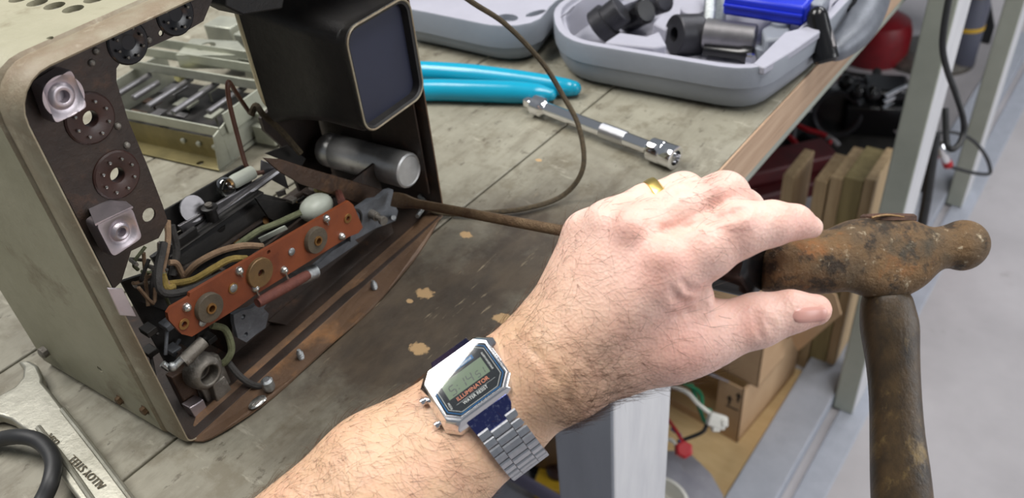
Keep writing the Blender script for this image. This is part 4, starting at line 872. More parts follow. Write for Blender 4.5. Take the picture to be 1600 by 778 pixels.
# spray bottle and rubber flap
c=onz(1494,102,0.0); sb=thing('bottle',(c[0],c[1],0),'dark grey bottle with two yellow rings behind second bench leg','bottle')
x=MB(); x.lathe((c[0],c[1],0),Zup,[(0,.045),(.01,.05),(.2,.05),(.25,.035),(.26,.02)],24); build('bottle_body',x,mat('slate_plastic',(84,86,100),rough=.5),sb)
for z in (.13,.24):
    x=MB(); x.lathe((c[0],c[1],z),Zup,[(0,.049),(0,.0515),(.012,.0515),(.012,.049)],24); build('yellow_ring',x,M['yellow'],sb)
x=MB(); x.lathe((c[0],c[1],.26),Zup,[(0,.022),(.02,.022),(.03,.012)],14); build('nozzle',x,M['yellow'],sb)
c=onz(1538,64,0.0); x=MB(); 
x.prism([np.array([c[0]-.11,c[1]-.02,0]),np.array([c[0]+.02,c[1]-.02,0]),np.array([c[0]+.02,c[1]-.02,.06]),np.array([c[0]-.02,c[1]-.02,.16]),np.array([c[0]-.07,c[1]-.02,.24])],(0,.01,0)); tag(build('rubber_flap',x,M['rubber'],bevel=.003,loc=(c[0]-.04,c[1],0)),'black rubber flap standing on floor right of the bottle','rubber flap')
# cords by the second leg
lead('hanging_cord',[at(1488,-30,.98),at(1476,35,1.0),at(1473,75,1.02),at(1480,110,1.04),at(1493,145,1.06),at(1504,180,1.07),at(1506,205,1.08),at(1498,226,1.08),at(1486,233,1.08),at(1479,220,1.09),at(1477,170,1.10)],.0042,'rubber','thick black cord hanging in a loop before second bench leg','cord',8)
lead('looped_cord',[at(1458,208,1.66),at(1490,207,1.66),at(1518,218,1.67),at(1538,240,1.68),at(1547,262,1.68),at(1544,272,1.68),at(1520,270,1.67),at(1482,260,1.66)],.0036,'rubber','thin black cord looping out in front of the far bench leg','cord',8)
lead('power_cord',[onp(1462,210,(-.2,1.45,0),(0,1,0)),onp(1455,260,(-.2,1.43,0),(0,1,0)),onp(1448,310,(-.2,1.42,0),(0,1,0)),onp(1440,352,(-.2,1.42,0),(0,1,0))],.009,'rubber','straight black cord running down behind bright edge of leg','cord',3)
ac=thing('air_coupler',tuple(onz(1476,250,.06)),'small chrome air coupler with red collar hanging by bench leg','coupler')
a=at(1468,225,1.6); b=at(1479,252,1.62); x=MB(); x.lathe(a,b-a,[(0,.008),(.01,.011),(.03,.011),(.032,.008),(.045,.008)],16); build('coupler_body',x,M['chrome'],ac)
x=MB(); x.lathe(b,b-a,[(0,.009),(.012,.009)],14); build('red_collar',x,M['red'],ac)
# ------------------------------------------------------------------ person's forearm and hand: one continuous surface grown from blended tapered limbs
def rcone(P,a,b,ra,rb):
    ba=b-a; L2=ba@ba; h=np.clip(((P-a)@ba)/L2,0,1); d=P-a-h[:,None]*ba
    return np.sqrt((d*d).sum(1))-(ra+(rb-ra)*h)
def smin(a,b,k):
    h=np.clip(0.5+0.5*(b-a)/k,0,1); return b+(a-b)*h-k*h*(1-h)
WN_c=nrm([-.27,.51,.82]); WX_c=np.array([.81,.57,-0.10]); 
WN=nrm(R3@WN_c); WX=R3@WX_c; WX=nrm(WX-WN*(WX@WN)); WY=-np.cross(WN,WX)     # watch: x along the arm to the hand, y from 12 to 6
DW=.332
WC=at(729,592,DW)                       # centre of watch glass
WRC=WC-WN*.0300                          # wrist centre
def J(px,py,d): return at(px,py,d)
A_=lambda px,py,d,r:(J(px,py,d),r)
arm=[ # forearm/wrist: paired bones give an oval section
 (WRC+WY*.018-WX*.13-WN*.004,.034, WRC+WY*.012-WX*.055,.0285),
 (WRC+WY*.004-WX*.13-WN*.002,.030, WRC-WY*.004-WX*.055,.0255),
 (WRC+WY*.012-WX*.055,.0285, WRC+WY*.0072,.0203),
 (WRC-WY*.004-WX*.055,.0255, WRC-WY*.006,.0192),
 (WRC+WY*.0072,.0203, J(870,590,.338),.0178),
 (WRC-WY*.006,.0192, J(862,545,.350),.0200),
]
palm=[
 (J(880,572,.338),.0172, J(1038,425,.322),.0155),
 (J(872,565,.342),.019, J(1000,375,.328),.0145),
 (J(866,550,.348),.018, J(958,362,.338),.0130),
 (J(862,540,.354),.0165, J(921,372,.350),.0115),
 (J(900,582,.338),.0152, J(1066,530,.334),.0150),
 (J(965,560,.342),.0135, J(1052,482,.338),.0125),   # first web
 (J(985,480,.350),.020, J(985,425,.352),.018),     # palm body
]
thumb=[(J(1050,535,.334),.0150,J(1110,521,.333),.0128),(J(1110,521,.333),.0124,J(1185,500,.331),.0106),
       (J(1185,500,.331),.0104,J(1235,487,.329),.0081),(J(1235,487,.329),.0081,J(1274,484,.329),.0064)]
index=[(J(1038,425,.322),.0145,J(1100,388,.318),.0118),(J(1100,388,.318),.0118,J(1158,354,.317),.0101),
       (J(1158,361,.317),.0101,J(1207,349,.318),.0083),(J(1207,349,.318),.0083,J(1242,347,.321),.0063),(J(1242,347,.321),.0063,J(1268,355,.325),.0045)]
middle=[(J(1000,372,.328),.0135,J(1068,330,.326),.0105),(J(1068,330,.326),.0105,J(1132,306,.326),.0092),
        (J(1132,306,.326),.0092,J(1160,330,.341),.0086),(J(1160,330,.341),.0086,J(1160,372,.356),.0080),(J(1160,372,.360),.0080,J(1140,400,.366),.0074)]
ringf=[(J(958,358,.338),.0120,J(1010,325,.338),.0095),(J(1010,325,.338),.0095,J(1068,303,.338),.0086),
       (J(1068,303,.338),.0086,J(1106,325,.353),.0080),(J(1106,325,.353),.0080,J(1108,372,.364),.0076)]
pinky=[(J(921,368,.350),.0105,J(965,342,.353),.0088),(J(965,342,.353),.0088,J(1000,325,.357),.0076),
       (J(1000,325,.357),.0076,J(1030,345,.368),.0070),(J(1030,345,.368),.0070,J(1040,382,.374),.0066)]
# small skin folds and pads
folds=[(J(1060,462,.322),.0042,J(1098,458,.324),.0040,1),(J(1052,474,.321),.0040,J(1096,474,.323),.0042,1),(J(1048,490,.322),.0036,J(1094,484,.324),.0036,1)]
knuck=[(J(1036,398,.3105),.0052),(J(988,352,.3185),.0048),(J(948,345,.329),.0042),(J(915,360,.3425),.0040),(J(1150,340,.3090),.0040),(J(1128,298,.3185),.0036)]
# creases: polylines in the photograph, dropped onto the surface (px points, depth, width)
crease_px=[([(1040,358),(1075,352),(1110,341),(1140,334),(1165,325)],.0034,.0012),([(1012,322),(1035,312),(1060,300),(1075,290)],.0014,.0012),
 ([(1067,441),(1077,453),(1097,456),(1111,440)],.0012,.0008),([(1055,462),(1072,474),(1094,474),(1104,466)],.0012,.0008),([(1049,450),(1056,470),(1075,484),(1100,482)],.0008,.0008),
 ([(1060,495),(1080,489),(1104,482)],.0018,.0010),([(1183,487),(1184,505),(1190,526)],.0009,.0006),([(1197,497),(1203,508),(1210,520)],.0006,.0006),([(1178,492),(1177,512)],.0004,.0006),
 ([(1138,326),(1146,336),(1150,344)],.0009,.0007),([(1146,324),(1154,334)],.0006,.0006),
 ([(806,520),(838,552),(868,590),(888,628),(905,648)],.0007,.0014)]
grooves=[]
def sdf(P):
    def chain(lst,k):
        d=None
        for a,ra,b,rb in lst:
            x=rcone(P,a,b,ra,rb); d=x if d is None else smin(d,x,k)
        return d
    d=chain(arm,.010); d=smin(d,chain(palm,.007),.010)
    f=chain(thumb,.004); d=smin(d,f,.008)
    fi=chain(index,.004); fm=chain(middle,.004); fr=chain(ringf,.0035); fp=chain(pinky,.003)
    fing=smin(smin(fi,fm,.0016),smin(fr,fp,.0016),.0016)
    d=smin(d,fing,.0045)
    for a,ra,b,rb,_ in folds: d=smin(d,rcone(P,a,b,ra,rb),.004)
    for c,r in knuck: d=smin(d,np.sqrt(((P-c)**2).sum(1))-r,.006)
    for a,b,dep,wd in grooves:
        g=rcone(P,a,b,0,0); m_=g<.012
        if m_.any(): d[m_]=d[m_]+dep*np.exp(-(g[m_]/(wd+.0006))**2)
    return d
def onsurf(p,dirv):        # march from outside toward the surface
    p=np.array(p,float)
    for _ in range(60):
        d=sdf(p[None])[0]; p=p+np.array(dirv)*d*0.9
        if abs(d)<1e-5: break
    return p
def surf_px(px,py): r=ray(px,py); r=r/np.linalg.norm(r); return onsurf(CAM+r*.20,r)
cr_=[([surf_px(*q) for q in pts],dp,wd) for pts,dp,wd in crease_px]
for pts,dp,wd in cr_:
    n_=len(pts)-1
    for i in range(n_):
        grooves.append((pts[i],pts[i+1],dp,wd))
def grow(sdfun,lo,hi,h):
    n=[int(math.ceil((hi[i]-lo[i])/h))+1 for i in range(3)]
    ax=[lo[i]+h*np.arange(n[i]) for i in range(3)]
    D=np.empty(n,dtype=np.float32)
    Yg,Zg=np.meshgrid(ax[1],ax[2],indexing='ij'); base=np.stack([np.zeros(Yg.size),Yg.ravel(),Zg.ravel()],1)
    for i in range(0,n[0],8):
        xs=ax[0][i:i+8]; P=np.tile(base,(len(xs),1)); P[:,0]=np.repeat(xs,base.shape[0])
        D[i:i+8]=sdfun(P).reshape(len(xs),n[1],n[2])
    S=D<0
    c=np.zeros((n[0]-1,n[1]-1,n[2]-1),dtype=np.int8)
    for a in (0,1):
        for b in (0,1):
            for e in (0,1): c+=S[a:n[0]-1+a,b:n[1]-1+b,e:n[2]-1+e]
    act=(c>0)&(c<8); idx=-np.ones(act.shape,dtype=np.int64); cells=np.argwhere(act); idx[act]=np.arange(len(cells))
    V=np.array(lo)+(cells+0.5)*h
    quads=[]
    for axis in range(3):
        s0=[slice(None)]*3; s1=[slice(None)]*3; s0[axis]=slice(0,-1); s1[axis]=slice(1,None)
        e=np.argwhere(S[tuple(s0)]!=S[tuple(s1)]); u_,v_=[(1,2),(2,0),(0,1)][axis]
        e=e[(e[:,u_]>0)&(e[:,v_]>0)&(e[:,u_]<n[u_]-1)&(e[:,v_]<n[v_]-1)]
        def g(du,dv):
            q=e.copy(); q[:,u_]-=du; q[:,v_]-=dv; return idx[q[:,0],q[:,1],q[:,2]]
        qd=np.stack([g(0,0),g(1,0),g(1,1),g(0,1)],1)
        ins=S[e[:,0],e[:,1],e[:,2]]; qd[~ins]=qd[~ins][:,::-1]
        quads.append(qd[(qd>=0).all(1)])
    F_=np.concatenate(quads)
    for _ in range(3): V=project(sdfun,V)
    # relax + reproject
    for _ in range(3):
        acc=np.zeros_like(V); cnt=np.zeros(len(V))
        for k in range(4):
            a=F_[:,k]; b=F_[:,(k+1)%4]; np.add.at(acc,a,V[b]); np.add.at(cnt,a,1); np.add.at(acc,b,V[a]); np.add.at(cnt,b,1)
        V=V*.4+(acc/np.maximum(cnt,1)[:,None])*.6; V=project(sdfun,V)
    return V,F_
def grad(sdfun,V,e=2e-4):
    g=np.stack([sdfun(V+np.eye(3)[i]*e)-sdfun(V-np.eye(3)[i]*e) for i in range(3)],1); return g/(np.linalg.norm(g,axis=1)[:,None]+1e-9)
def project(sdfun,V):
    d=sdfun(V); return V-grad(sdfun,V)*np.clip(d,-.002,.002)[:,None]
allp=[p for l in (arm,palm,thumb,index,middle,ringf,pinky) for q in l for p in ((q[0],q[1]),(q[2],q[3]))]
lo=np.min([p-r for p,r in allp],0)-.006; hi=np.max([p+r for p,r in allp],0)+.006
V,Fq=grow(sdf,lo,hi,.0018)
pe=thing('person',tuple(WRC),'left forearm and hand of a person gripping a screwdriver, thumb and finger on hammer','person')
me=bpy.data.meshes.new('forearm_and_hand'); base=WRC
me.from_pydata((V-base).tolist(),[],Fq.tolist()); me.update()
body=bpy.data.objects.new('forearm_and_hand',me); COL.objects.link(body); body.parent=pe
ROOT['forearm_and_hand']=tuple(base)
me.polygons.foreach_set('use_smooth',[True]*len(me.polygons))
s_=body.modifiers.new('sub','SUBSURF'); s_.levels=1; s_.render_levels=1
# skin tone regions as a vertex attribute: redder knuckles and fingertips, tanner forearm
tone=np.zeros(len(V)); 
tx=(V-WRC)@WX
hand=np.clip((tx-.03)/.05,0,1)
red=np.zeros(len(V))
for c,r in [(J(1036,405,.31),.016),(J(1150,345,.31),.010),(J(1245,345,.315),.012),(J(1080,475,.31),.012),(J(1270,490,.325),.010),(J(1130,300,.32),.010),(J(1170,505,.32),.008),(J(1060,540,.32),.018),(J(990,355,.32),.012)]:
    red=np.maximum(red,np.exp(-(np.linalg.norm(V-c,axis=1)/r)**2))
at_=me.color_attributes.new('tone','FLOAT_COLOR','POINT')
col=np.stack([hand,red,np.zeros(len(V)),np.ones(len(V))],1).astype(np.float32); at_.data.foreach_set('color',col.ravel())
def skin():
    m=bpy.data.materials.new('skin'); m.use_nodes=True; nt=m.node_tree; N=nt.nodes; L=nt.links; b=N['Principled BSDF']
    S=lambda c: tuple((((x/255.0)+0.055)/1.055)**2.4 for x in c)+(1,)
    a=N.new('ShaderNodeVertexColor'); a.layer_name='tone'; sp=N.new('ShaderNodeSeparateColor'); L.new(a.outputs[0],sp.inputs[0])
    def mix(f,c1,c2,fac=1.0):
        x=N.new('ShaderNodeMix'); x.data_type='RGBA'
        if fac!=1.0:
            mm=N.new('ShaderNodeMath'); mm.operation='MULTIPLY'; mm.inputs[1].default_value=fac; L.new(f,mm.inputs[0]); f=mm.outputs[0]
        L.new(f,x.inputs[0])
        for k,c in ((6,c1),(7,c2)):
            if isinstance(c,tuple): x.inputs[k].default_value=S(c)
            else: L.new(c,x.inputs[k])
        return x.outputs[2]
    tc=N.new('ShaderNodeTexCoord')
    def noise(sc,det=6): 
        n=N.new('ShaderNodeTexNoise'); n.inputs['Scale'].default_value=sc; n.inputs['Detail'].default_value=det; L.new(tc.outputs['Object'],n.inputs['Vector']); return n.outputs[0]
    def rg(s,a_,b_): 
        r=N.new('ShaderNodeMapRange'); r.inputs[1].default_value=a_; r.inputs[2].default_value=b_; L.new(s,r.inputs[0]); return r.outputs[0]
    c=mix(sp.outputs[0],(212,174,142),(240,202,188))
    c=mix(rg(noise(70),.45,.7),c,(208,152,134),.28)
    c=mix(rg(noise(260),.5,.75),c,(226,184,160),.35)
    c=mix(sp.outputs[1],c,(220,148,134),.4)
    L.new(c,b.inputs['Base Color']); b.inputs['Roughness'].default_value=.48
    b.inputs['Subsurface Weight'].default_value=.18; b.inputs['Subsurface Radius'].default_value=(1,.35,.2); b.inputs['Subsurface Scale'].default_value=.004
    v=N.new('ShaderNodeTexVoronoi'); v.inputs['Scale'].default_value=700; L.new(tc.outputs['Object'],v.inputs['Vector'])
    w_=N.new('ShaderNodeMath'); w_.operation='ADD'; L.new(v.outputs[0],w_.inputs[0]); L.new(noise(300,8),w_.inputs[1])
    bp=N.new('ShaderNodeBump'); bp.inputs['Strength'].default_value=.30; bp.inputs['Distance'].default_value=.0006; L.new(w_.outputs[0],bp.inputs['Height'])
    bp2=N.new('ShaderNodeBump'); bp2.inputs['Strength'].default_value=.15; bp2.inputs['Distance'].default_value=.0012; L.new(noise(90,4),bp2.inputs['Height']); L.new(bp.outputs[0],bp2.inputs['Normal'])
    L.new(bp2.outputs[0],b.inputs['Normal']); return m
me.materials.append(skin())
# thumb nail
nl=MB(); nx=11; ny=7; grid=[]
for j in range(ny):
    v=j/(ny-1)*2-1; row=[]
    for i in range(nx):
        u=i/(nx-1); half=10.5*math.sqrt(max(0,1-(abs(u-.5)*2)**4))*.98+.6
        px=1237+u*58; py=494-u*4+v*half*1.25
        p=surf_px(px,py); g=grad(sdf,p[None])[0]; row.append(p+g*(.00035 if 0<i<nx-1 and 0<j<ny-1 else -.0002))
    grid.append(row)
nl.add([p for r in grid for p in r],[(j*nx+i,j*nx+i+1,(j+1)*nx+i+1,(j+1)*nx+i) for j in range(ny-1) for i in range(nx-1)])
ROOT['person']=tuple(WRC)
build('thumb_nail',nl,mat('nail',(204,148,138),(214,162,150),60,.28),pe)
# hair
def hairs(name,n,keep,length,rad,m,flow):
    mb=MB(); Nn=grad(sdf,V); tocam=CAM-V; tocam/=np.linalg.norm(tocam,axis=1)[:,None]
    w_=keep(V,Nn)*((Nn*tocam).sum(1)>-.45); w_=w_/w_.sum(); ids=rng.choice(len(V),n,p=w_)
    for i in ids:
        p=V[i]+rng.normal(0,.0008,3); nn=Nn[i]; fl=flow(p)+rng.normal(0,.38,3); fl=fl-nn*(fl@nn); fl=nrm(fl); l=length*rng.uniform(.45,1.15); cu=rng.normal(0,.35); sd_=np.cross(nn,fl)
        q=[p+nn*l*(.30*t-.16*t*t)*1.1-nn*.0002+fl*l*t*.95+sd_*l*cu*t*t for t in (0,.35,.7,1.0)]
        mb.tube(q,[rad,rad*.9,rad*.6,rad*.15],3,1)
    o=build(name,mb,m,pe); o['kind']='stuff'; return o
hm=mat('arm_hair',(96,62,40),(66,42,28),40,.5)
def keep_arm(V,Nn):
    x=(V-WRC)@WX; k=np.ones(len(V)); k*=np.where(np.abs(x)<.018,.05,1.0)
    k*=np.clip((.105-x)/.07,0.0,1)**1.4                       # fades over the back of the hand
    k*=1+1.6*np.exp(-((np.linalg.norm(V-J(930,610,.325),axis=1))/.022)**2)+1.0*np.exp(-((np.linalg.norm(V-J(870,640,.33),axis=1))/.02)**2)
    return k
fl1=nrm(WY*.75+WX*.45)
hairs('arm_hair',5200,keep_arm,.0120,.000048,hm,lambda p: fl1)
def keep_f(V,Nn):
    k=np.zeros(len(V))
    for c,r,a in ((J(1118,365,.308),.007,1),(J(1105,305,.318),.007,1),(J(1050,292,.33),.005,.6),(J(1090,318,.318),.006,.6),(J(990,330,.325),.010,.25)): k+=a*np.exp(-(np.linalg.norm(V-c,axis=1)/r)**2)
    return k
hairs('finger_hair',120,keep_f,.008,.00005,hm,lambda p: nrm(WX*.3+WY*.5+R3[:,0]*.4))

# ------------------------------------------------------------------ wedding ring
ra=nrm(ringf[1][2]-ringf[0][0]); rc_=J(1027,312,.338)
rcn_=ringf[1][0]+(ringf[1][2]-ringf[1][0])*.36
a=nrm(np.cross(ra,Zup)); b=np.cross(ra,a); rr=[]
prof=[(-.0026,.00),(-.0020,.0011),(0,.0014),(.0020,.0011),(.0026,.00),(.0016,-.0012),(-.0016,-.0012)]
x=MB(); 
for i in range(40):
    t=2*math.pi*i/40; d=a*math.cos(t)+b*math.sin(t); 
    p=onsurf(rcn_+d*.03,-d); R_=np.linalg.norm(p-rcn_); R_=min(R_,.0108); rr.append(R_)
rr=[(rr[i-1]+rr[i]+rr[(i+1)%40])/3 for i in range(40)]
x.loft([[rcn_+ra*h+(a*math.cos(2*math.pi*i/40)+b*math.sin(2*math.pi*i/40))*(rr[i]+dr) for i in range(40)] for h,dr in prof],closed=True)
tag(build('wedding_ring',x,mat('gold',(250,220,130),rough=.28,metal=1.0),loc=tuple(rcn_)),'plain polished gold ring worn on the ring finger','ring')

# ------------------------------------------------------------------ digital wristwatch
wt=thing('wristwatch',tuple(WC),'silver steel digital watch with black and blue face on the wrist','watch')
def WP(x,y,z=0): return WC+WX*x+WY*y+WN*z
def octo(hx,hy,ch,z,n=1):
    P=[(hx-ch,-hy),(hx,-hy+ch),(hx,hy-ch),(hx-ch,hy),(-hx+ch,hy),(-hx,hy-ch),(-hx,-hy+ch),(-hx+ch,-hy)]
    return [WP(x,y,z) for x,y in P]
hx,hy=.0156,.0137
x=MB(); x.loft([octo(hx+.0028,hy+.0015,.0045,-.0085),octo(hx+.0034,hy+.002,.0045,-.0060),octo(hx+.0028,hy+.0012,.0045,-.0032),octo(hx+.0004,hy+.0003,.0042,-.0006),octo(hx,hy,.0042,0)]); build('watch_case',x,M['chrome'],wt,bevel=.0003)
x=MB(); x.loft([octo(hx-.0004,hy-.0004,.005,-.0001),octo(hx-.0006,hy-.0006,.005,.0006),octo(hx-.0013,hy-.0013,.0042,.0006),octo(hx-.0014,hy-.0014,.0042,.0002)],cap1=False); build('bezel',x,M['chrome'],wt,bevel=.0001)
M['wface']=mat('watch_face_black',(10,14,14),rough=.12); M['wblue']=mat('watch_blue',(20,96,150),rough=.2); M['wlcd']=mat('lcd_green_grey',(120,136,112),rough=.2); M['wink']=mat('lcd_ink',(44,54,46),rough=.4); M['worange']=mat('watch_orange',(214,112,52),rough=.3); M['wwhite']=mat('watch_white',(214,218,214),rough=.3)
x=MB(); x.loft([octo(hx-.0014,hy-.0014,.0042,.0001),octo(hx-.0014,hy-.0014,.0042,.00015)]); fc_=build('face',x,M['wface'],wt)
M['wface'].node_tree.nodes['Principled BSDF'].inputs['Roughness'].default_value=.05; M['wface'].node_tree.nodes['Principled BSDF'].inputs['Specular IOR Level'].default_value=1.0
for k_ in ('wlcd','wblue'): M[k_].node_tree.nodes['Principled BSDF'].inputs['Roughness'].default_value=.05; M[k_].node_tree.nodes['Principled BSDF'].inputs['Specular IOR Level'].default_value=1.0
def wring(hx_,hy_,ch_,z,r,m,nm):
    x=MB(); x.tube(octo(hx_,hy_,ch_,z),r,6,1,True); return build(nm,x,m,fc_)
wring(hx-.0021,hy-.0020,.0042,.0002,.00028,M['wblue'],'blue_border'); wring(hx-.0030,hy-.0028,.0040,.0002,.00012,M['wwhite'],'thin_border')
x=MB(); x.prism([WP(-.0103,-.0044,.0002),WP(.0096,-.0044,.0002),WP(.0096,.0036,.0002),WP(-.0103,.0036,.0002)],WN*.0001); lcd=build('lcd_display',x,M['wlcd'],fc_)
x=MB(); x.prism([WP(-.0085,-.0078,.0002),WP(.0072,-.0078,.0002),WP(.0072,-.0058,.0002),WP(-.0085,-.0058,.0002)],WN*.0001); build('blue_band',x,M['wblue'],fc_)
ROOT[lcd.name]=tuple(WC); ROOT[fc_.name]=tuple(WC)
up=-WY
text('band_lettering','Electroluminescence',WP(-.0068,-.0062,.0004),WX,up,.0017,M['wwhite'],fc_,ext=.00002,shear=.3,sx=.92)
text('word_illuminator','ILLUMINATOR',WP(-.0078,.0062,.0004),WX,up,.0026,M['worange'],fc_,ext=.00003,sx=.92)
x=MB()
for s__ in (-1,1):
    x.prism([WP(s__*.0086,.0045,.0004),WP(s__*.0094,.0052,.0004),WP(s__*.0086,.0059,.0004)],WN*.00004)
text('words_water_resist','WATER RESIST',WP(-.0064,.0090,.0004),WX,up,.0021,M['wwhite'],fc_,ext=.00003,sx=.85)
text('word_mode','MODE',WP(-.0118,.0042,.0004),WY,WX,.0012,M['wwhite'],fc_,ext=.00002)
text('words_alarm','ALARM ON·OFF/24HR',WP(.0106,-.0058,.0004),WY,WX,.0012,M['wwhite'],fc_,ext=.00002,sx=.8)
# seven segment digits
SEG={'0':'abcdef','1':'bc','2':'abged','3':'abgcd','4':'fgbc','5':'afgcd','6':'afgedc','7':'abc','8':'abcdefg','9':'abfgcd'}
def digit(mb,d,x0,y0,w,h,th):
    sl=.12
    def Q(u,v): return (x0+u*w+sl*(1-v)*h*0.8, y0+v*h)
    segs={'a':((0,0),(1,0)),'g':((0,.5),(1,.5)),'d':((0,1),(1,1)),'f':((0,0),(0,.5)),'b':((1,0),(1,.5)),'e':((0,.5),(0,1)),'c':((1,.5),(1,1))}
    for s in SEG[d]:
        (a,b),(c,e)=segs[s]; P0=np.array(Q(a,b));P1=np.array(Q(c,e)); t=(P1-P0)/np.linalg.norm(P1-P0); n_=np.array([-t[1],t[0]])*th/2; P0=P0+t*th*.35;P1=P1-t*th*.35
        mb.prism([WP(q[0],q[1],.00031) for q in (P0+n_,P1+n_,P1-n_,P0-n_)],WN*.00003)
x=MB(); digit(x,'5',-.0084,-.0014,.0023,.0042,.0005); digit(x,'1',-.0036,-.0014,.0022,.0042,.0005); digit(x,'4',-.0001,-.0014,.0023,.0042,.0005); digit(x,'5',.0040,.0000,.0016,.0028,.0004); digit(x,'1',.0062,.0000,.0016,.0028,.0004)
for yy in (-.0002,.0016): x.prism([WP(-.0048+a_,yy+b_,.00031) for a_,b_ in ((0,0),(.0005,0),(.0005,.0005),(0,.0005))],WN*.00003)
build('time_digits',x,M['wink'],lcd)
x=MB(); x.tube([WP(-.0090,.0071,.0003),WP(.0098,.0071,.0003)],.00008,4,1); build('rule_line',x,M['wwhite'],fc_)
gm=bpy.data.materials.new('watch_crystal'); gm.use_nodes=True; gN=gm.node_tree.nodes; gL=gm.node_tree.links; gN.clear()
go=gN.new('ShaderNodeOutputMaterial'); gx=gN.new('ShaderNodeMixShader'); gt=gN.new('ShaderNodeBsdfTransparent'); gg=gN.new('ShaderNodeBsdfGlossy'); gg.inputs['Roughness'].default_value=0.01
gx.inputs[0].default_value=.11; gL.new(gt.outputs[0],gx.inputs[1]); gL.new(gg.outputs[0],gx.inputs[2]); gL.new(gx.outputs[0],go.inputs[0])
x=MB(); x.loft([octo(hx-.0013,hy-.0013,.0042,.00045),octo(hx-.0013,hy-.0013,.0042,.00062)]); build('crystal',x,gm,wt,smooth=False)
for s_x,s_y in ((1,-.004),(-1,-.006),(-1,.0065)):
    x=MB(); q=WP(s_x*(hx+.0028),s_y,-.0048); x.lathe(q,WX*s_x,[(0,.0011),(.0012,.0011),(.0012,.0016),(.0024,.0016),(.0028,.001)],14); build('push_button',x,M['chrome'],wt)
# band around the wrist
def around(th,z0=0.0,xo=0.0):
    c=WRC+WX*xo; d=WN*math.cos(th)+WY*math.sin(th); p=onsurf(c+d*.06,-d); return p
ths=np.linspace(0.36,math.pi*2-.36,150); path=[around(t) for t in ths]
path=[np.array(p)+nrm((p-WRC)-WX*((p-WRC)@WX))*.0016 for p in path]
for _ in range(6): path=[path[0]]+[(path[i-1]+2*path[i]+path[i+1])/4 for i in range(1,len(path)-1)]+[path[-1]]
lug=[WP(0,hy+.0008,-.0028),WP(0,hy+.0060,-.0068)]
full=[lug[1]]+[p for p in path if (p-lug[1])@WY> -1 and np.linalg.norm(p-lug[1])>.001]
# start path where it passes beyond the lug
st_=min(range(len(path)),key=lambda i:np.linalg.norm(path[i]-lug[1])); path=[lug[1]]+path[st_+4:]
cum=np.concatenate([[0],np.cumsum([np.linalg.norm(path[i+1]-path[i]) for i in range(len(path)-1)])])
def along(s): return np.array([np.interp(s,cum,[p[k] for p in path]) for k in range(3)])
M['satin']=mat('brushed_steel_band',(208,208,212),(190,192,196),400,.34,metal=1.0)
bandm=MB(); pitch=.0040; HW=.0090
def link(mb,s,x0,x1,len_):
    p=along(s); t=nrm(along(min(s+.001,cum[-1]))-along(max(s-.001,0))); n_=nrm(np.cross(WX,t)); 
    if n_@(p-WRC)<0: n_=-n_
    # slightly arched link
    sec=[(-len_/2,-.0004),(-len_/2,.0005),(-len_*.32,.0010),(len_*.32,.0010),(len_/2,.0005),(len_/2,-.0004)]
    A=[p+t*u+n_*v+WX*x0 for u,v in sec]; B=[q+WX*(x1-x0) for q in A]; mb.loft([A,B])
s=0.0015
while s<cum[-1]-.003:
    link(bandm,s,-HW,-.0042,pitch*.93); link(bandm,s,.0042,HW,pitch*.93); link(bandm,s+pitch/2,-.0040,.0040,pitch*.93); s+=pitch
build('steel_band',bandm,M['satin'],wt)
x=MB(); 
for sg in (1,-1):
    P=[WP(-.0098,sg*(hy+.0008),-.0022),WP(.0098,sg*(hy+.0008),-.0022),WP(.0092,sg*(hy+.0072),-.0078),WP(-.0092,sg*(hy+.0072),-.0078)]
    x.prism(P,WN*-.002)
build('end_link',x,mat('blue_film_steel',(70,76,128),(150,156,190),700,.22,metal=.9,lo=.55,hi=.7),wt,bevel=.0004)

# ------------------------------------------------------------------ screwdriver
TIP=F(613,311,.008); BUT=at(1186,418,.338); sd_=nrm(BUT-TIP); LS=np.linalg.norm(BUT-TIP)
sdr=thing('screwdriver',tuple(TIP),'old rusty flat-blade screwdriver with black handle held against case','screwdriver')
sidev=nrm(np.cross(sd_,R3[:,2])); outv=np.cross(sidev,sd_)
M['rustyshaft']=mat('rusty_shaft',(116,96,72),(86,66,48),60,.45,metal=.6,bump=.5,bscale=300,c3=(150,100,60),c3scale=40,c3lo=.6,c3hi=.72)
secs=[(0,.0048,.0005),(.006,.0050,.0009),(.014,.0048,.0018),(.024,.0034,.0028),(.030,.0030,.0030),(LS*.62,.0030,.0030)]
x=MB(); x.loft([[TIP+sd_*h+sidev*a_*math.copysign(abs(math.cos(t))**.6,math.cos(t))+outv*b_*math.copysign(abs(math.sin(t))**.6,math.sin(t)) for t in (2*math.pi*i/16 for i in range(16))] for h,a_,b_ in secs]); build('shaft',x,M['rustyshaft'],sdr)
x=MB(); L1=LS*.60
x.loft([[TIP+sd_*h+(sidev*math.cos(t)+outv*math.sin(t))*r*(1+.05*math.cos(6*t)) for t in (2*math.pi*i/48 for i in range(48))] for h,r in ((L1,.004),(L1+.003,.007),(L1+.015,.0085),(L1+.03,.0105),(LS-.02,.0125),(LS-.004,.0125),(LS-.001,.0115),(LS-.0005,.008))]); build('handle',x,mat('black_handle',(20,19,20),rough=.16),sdr)

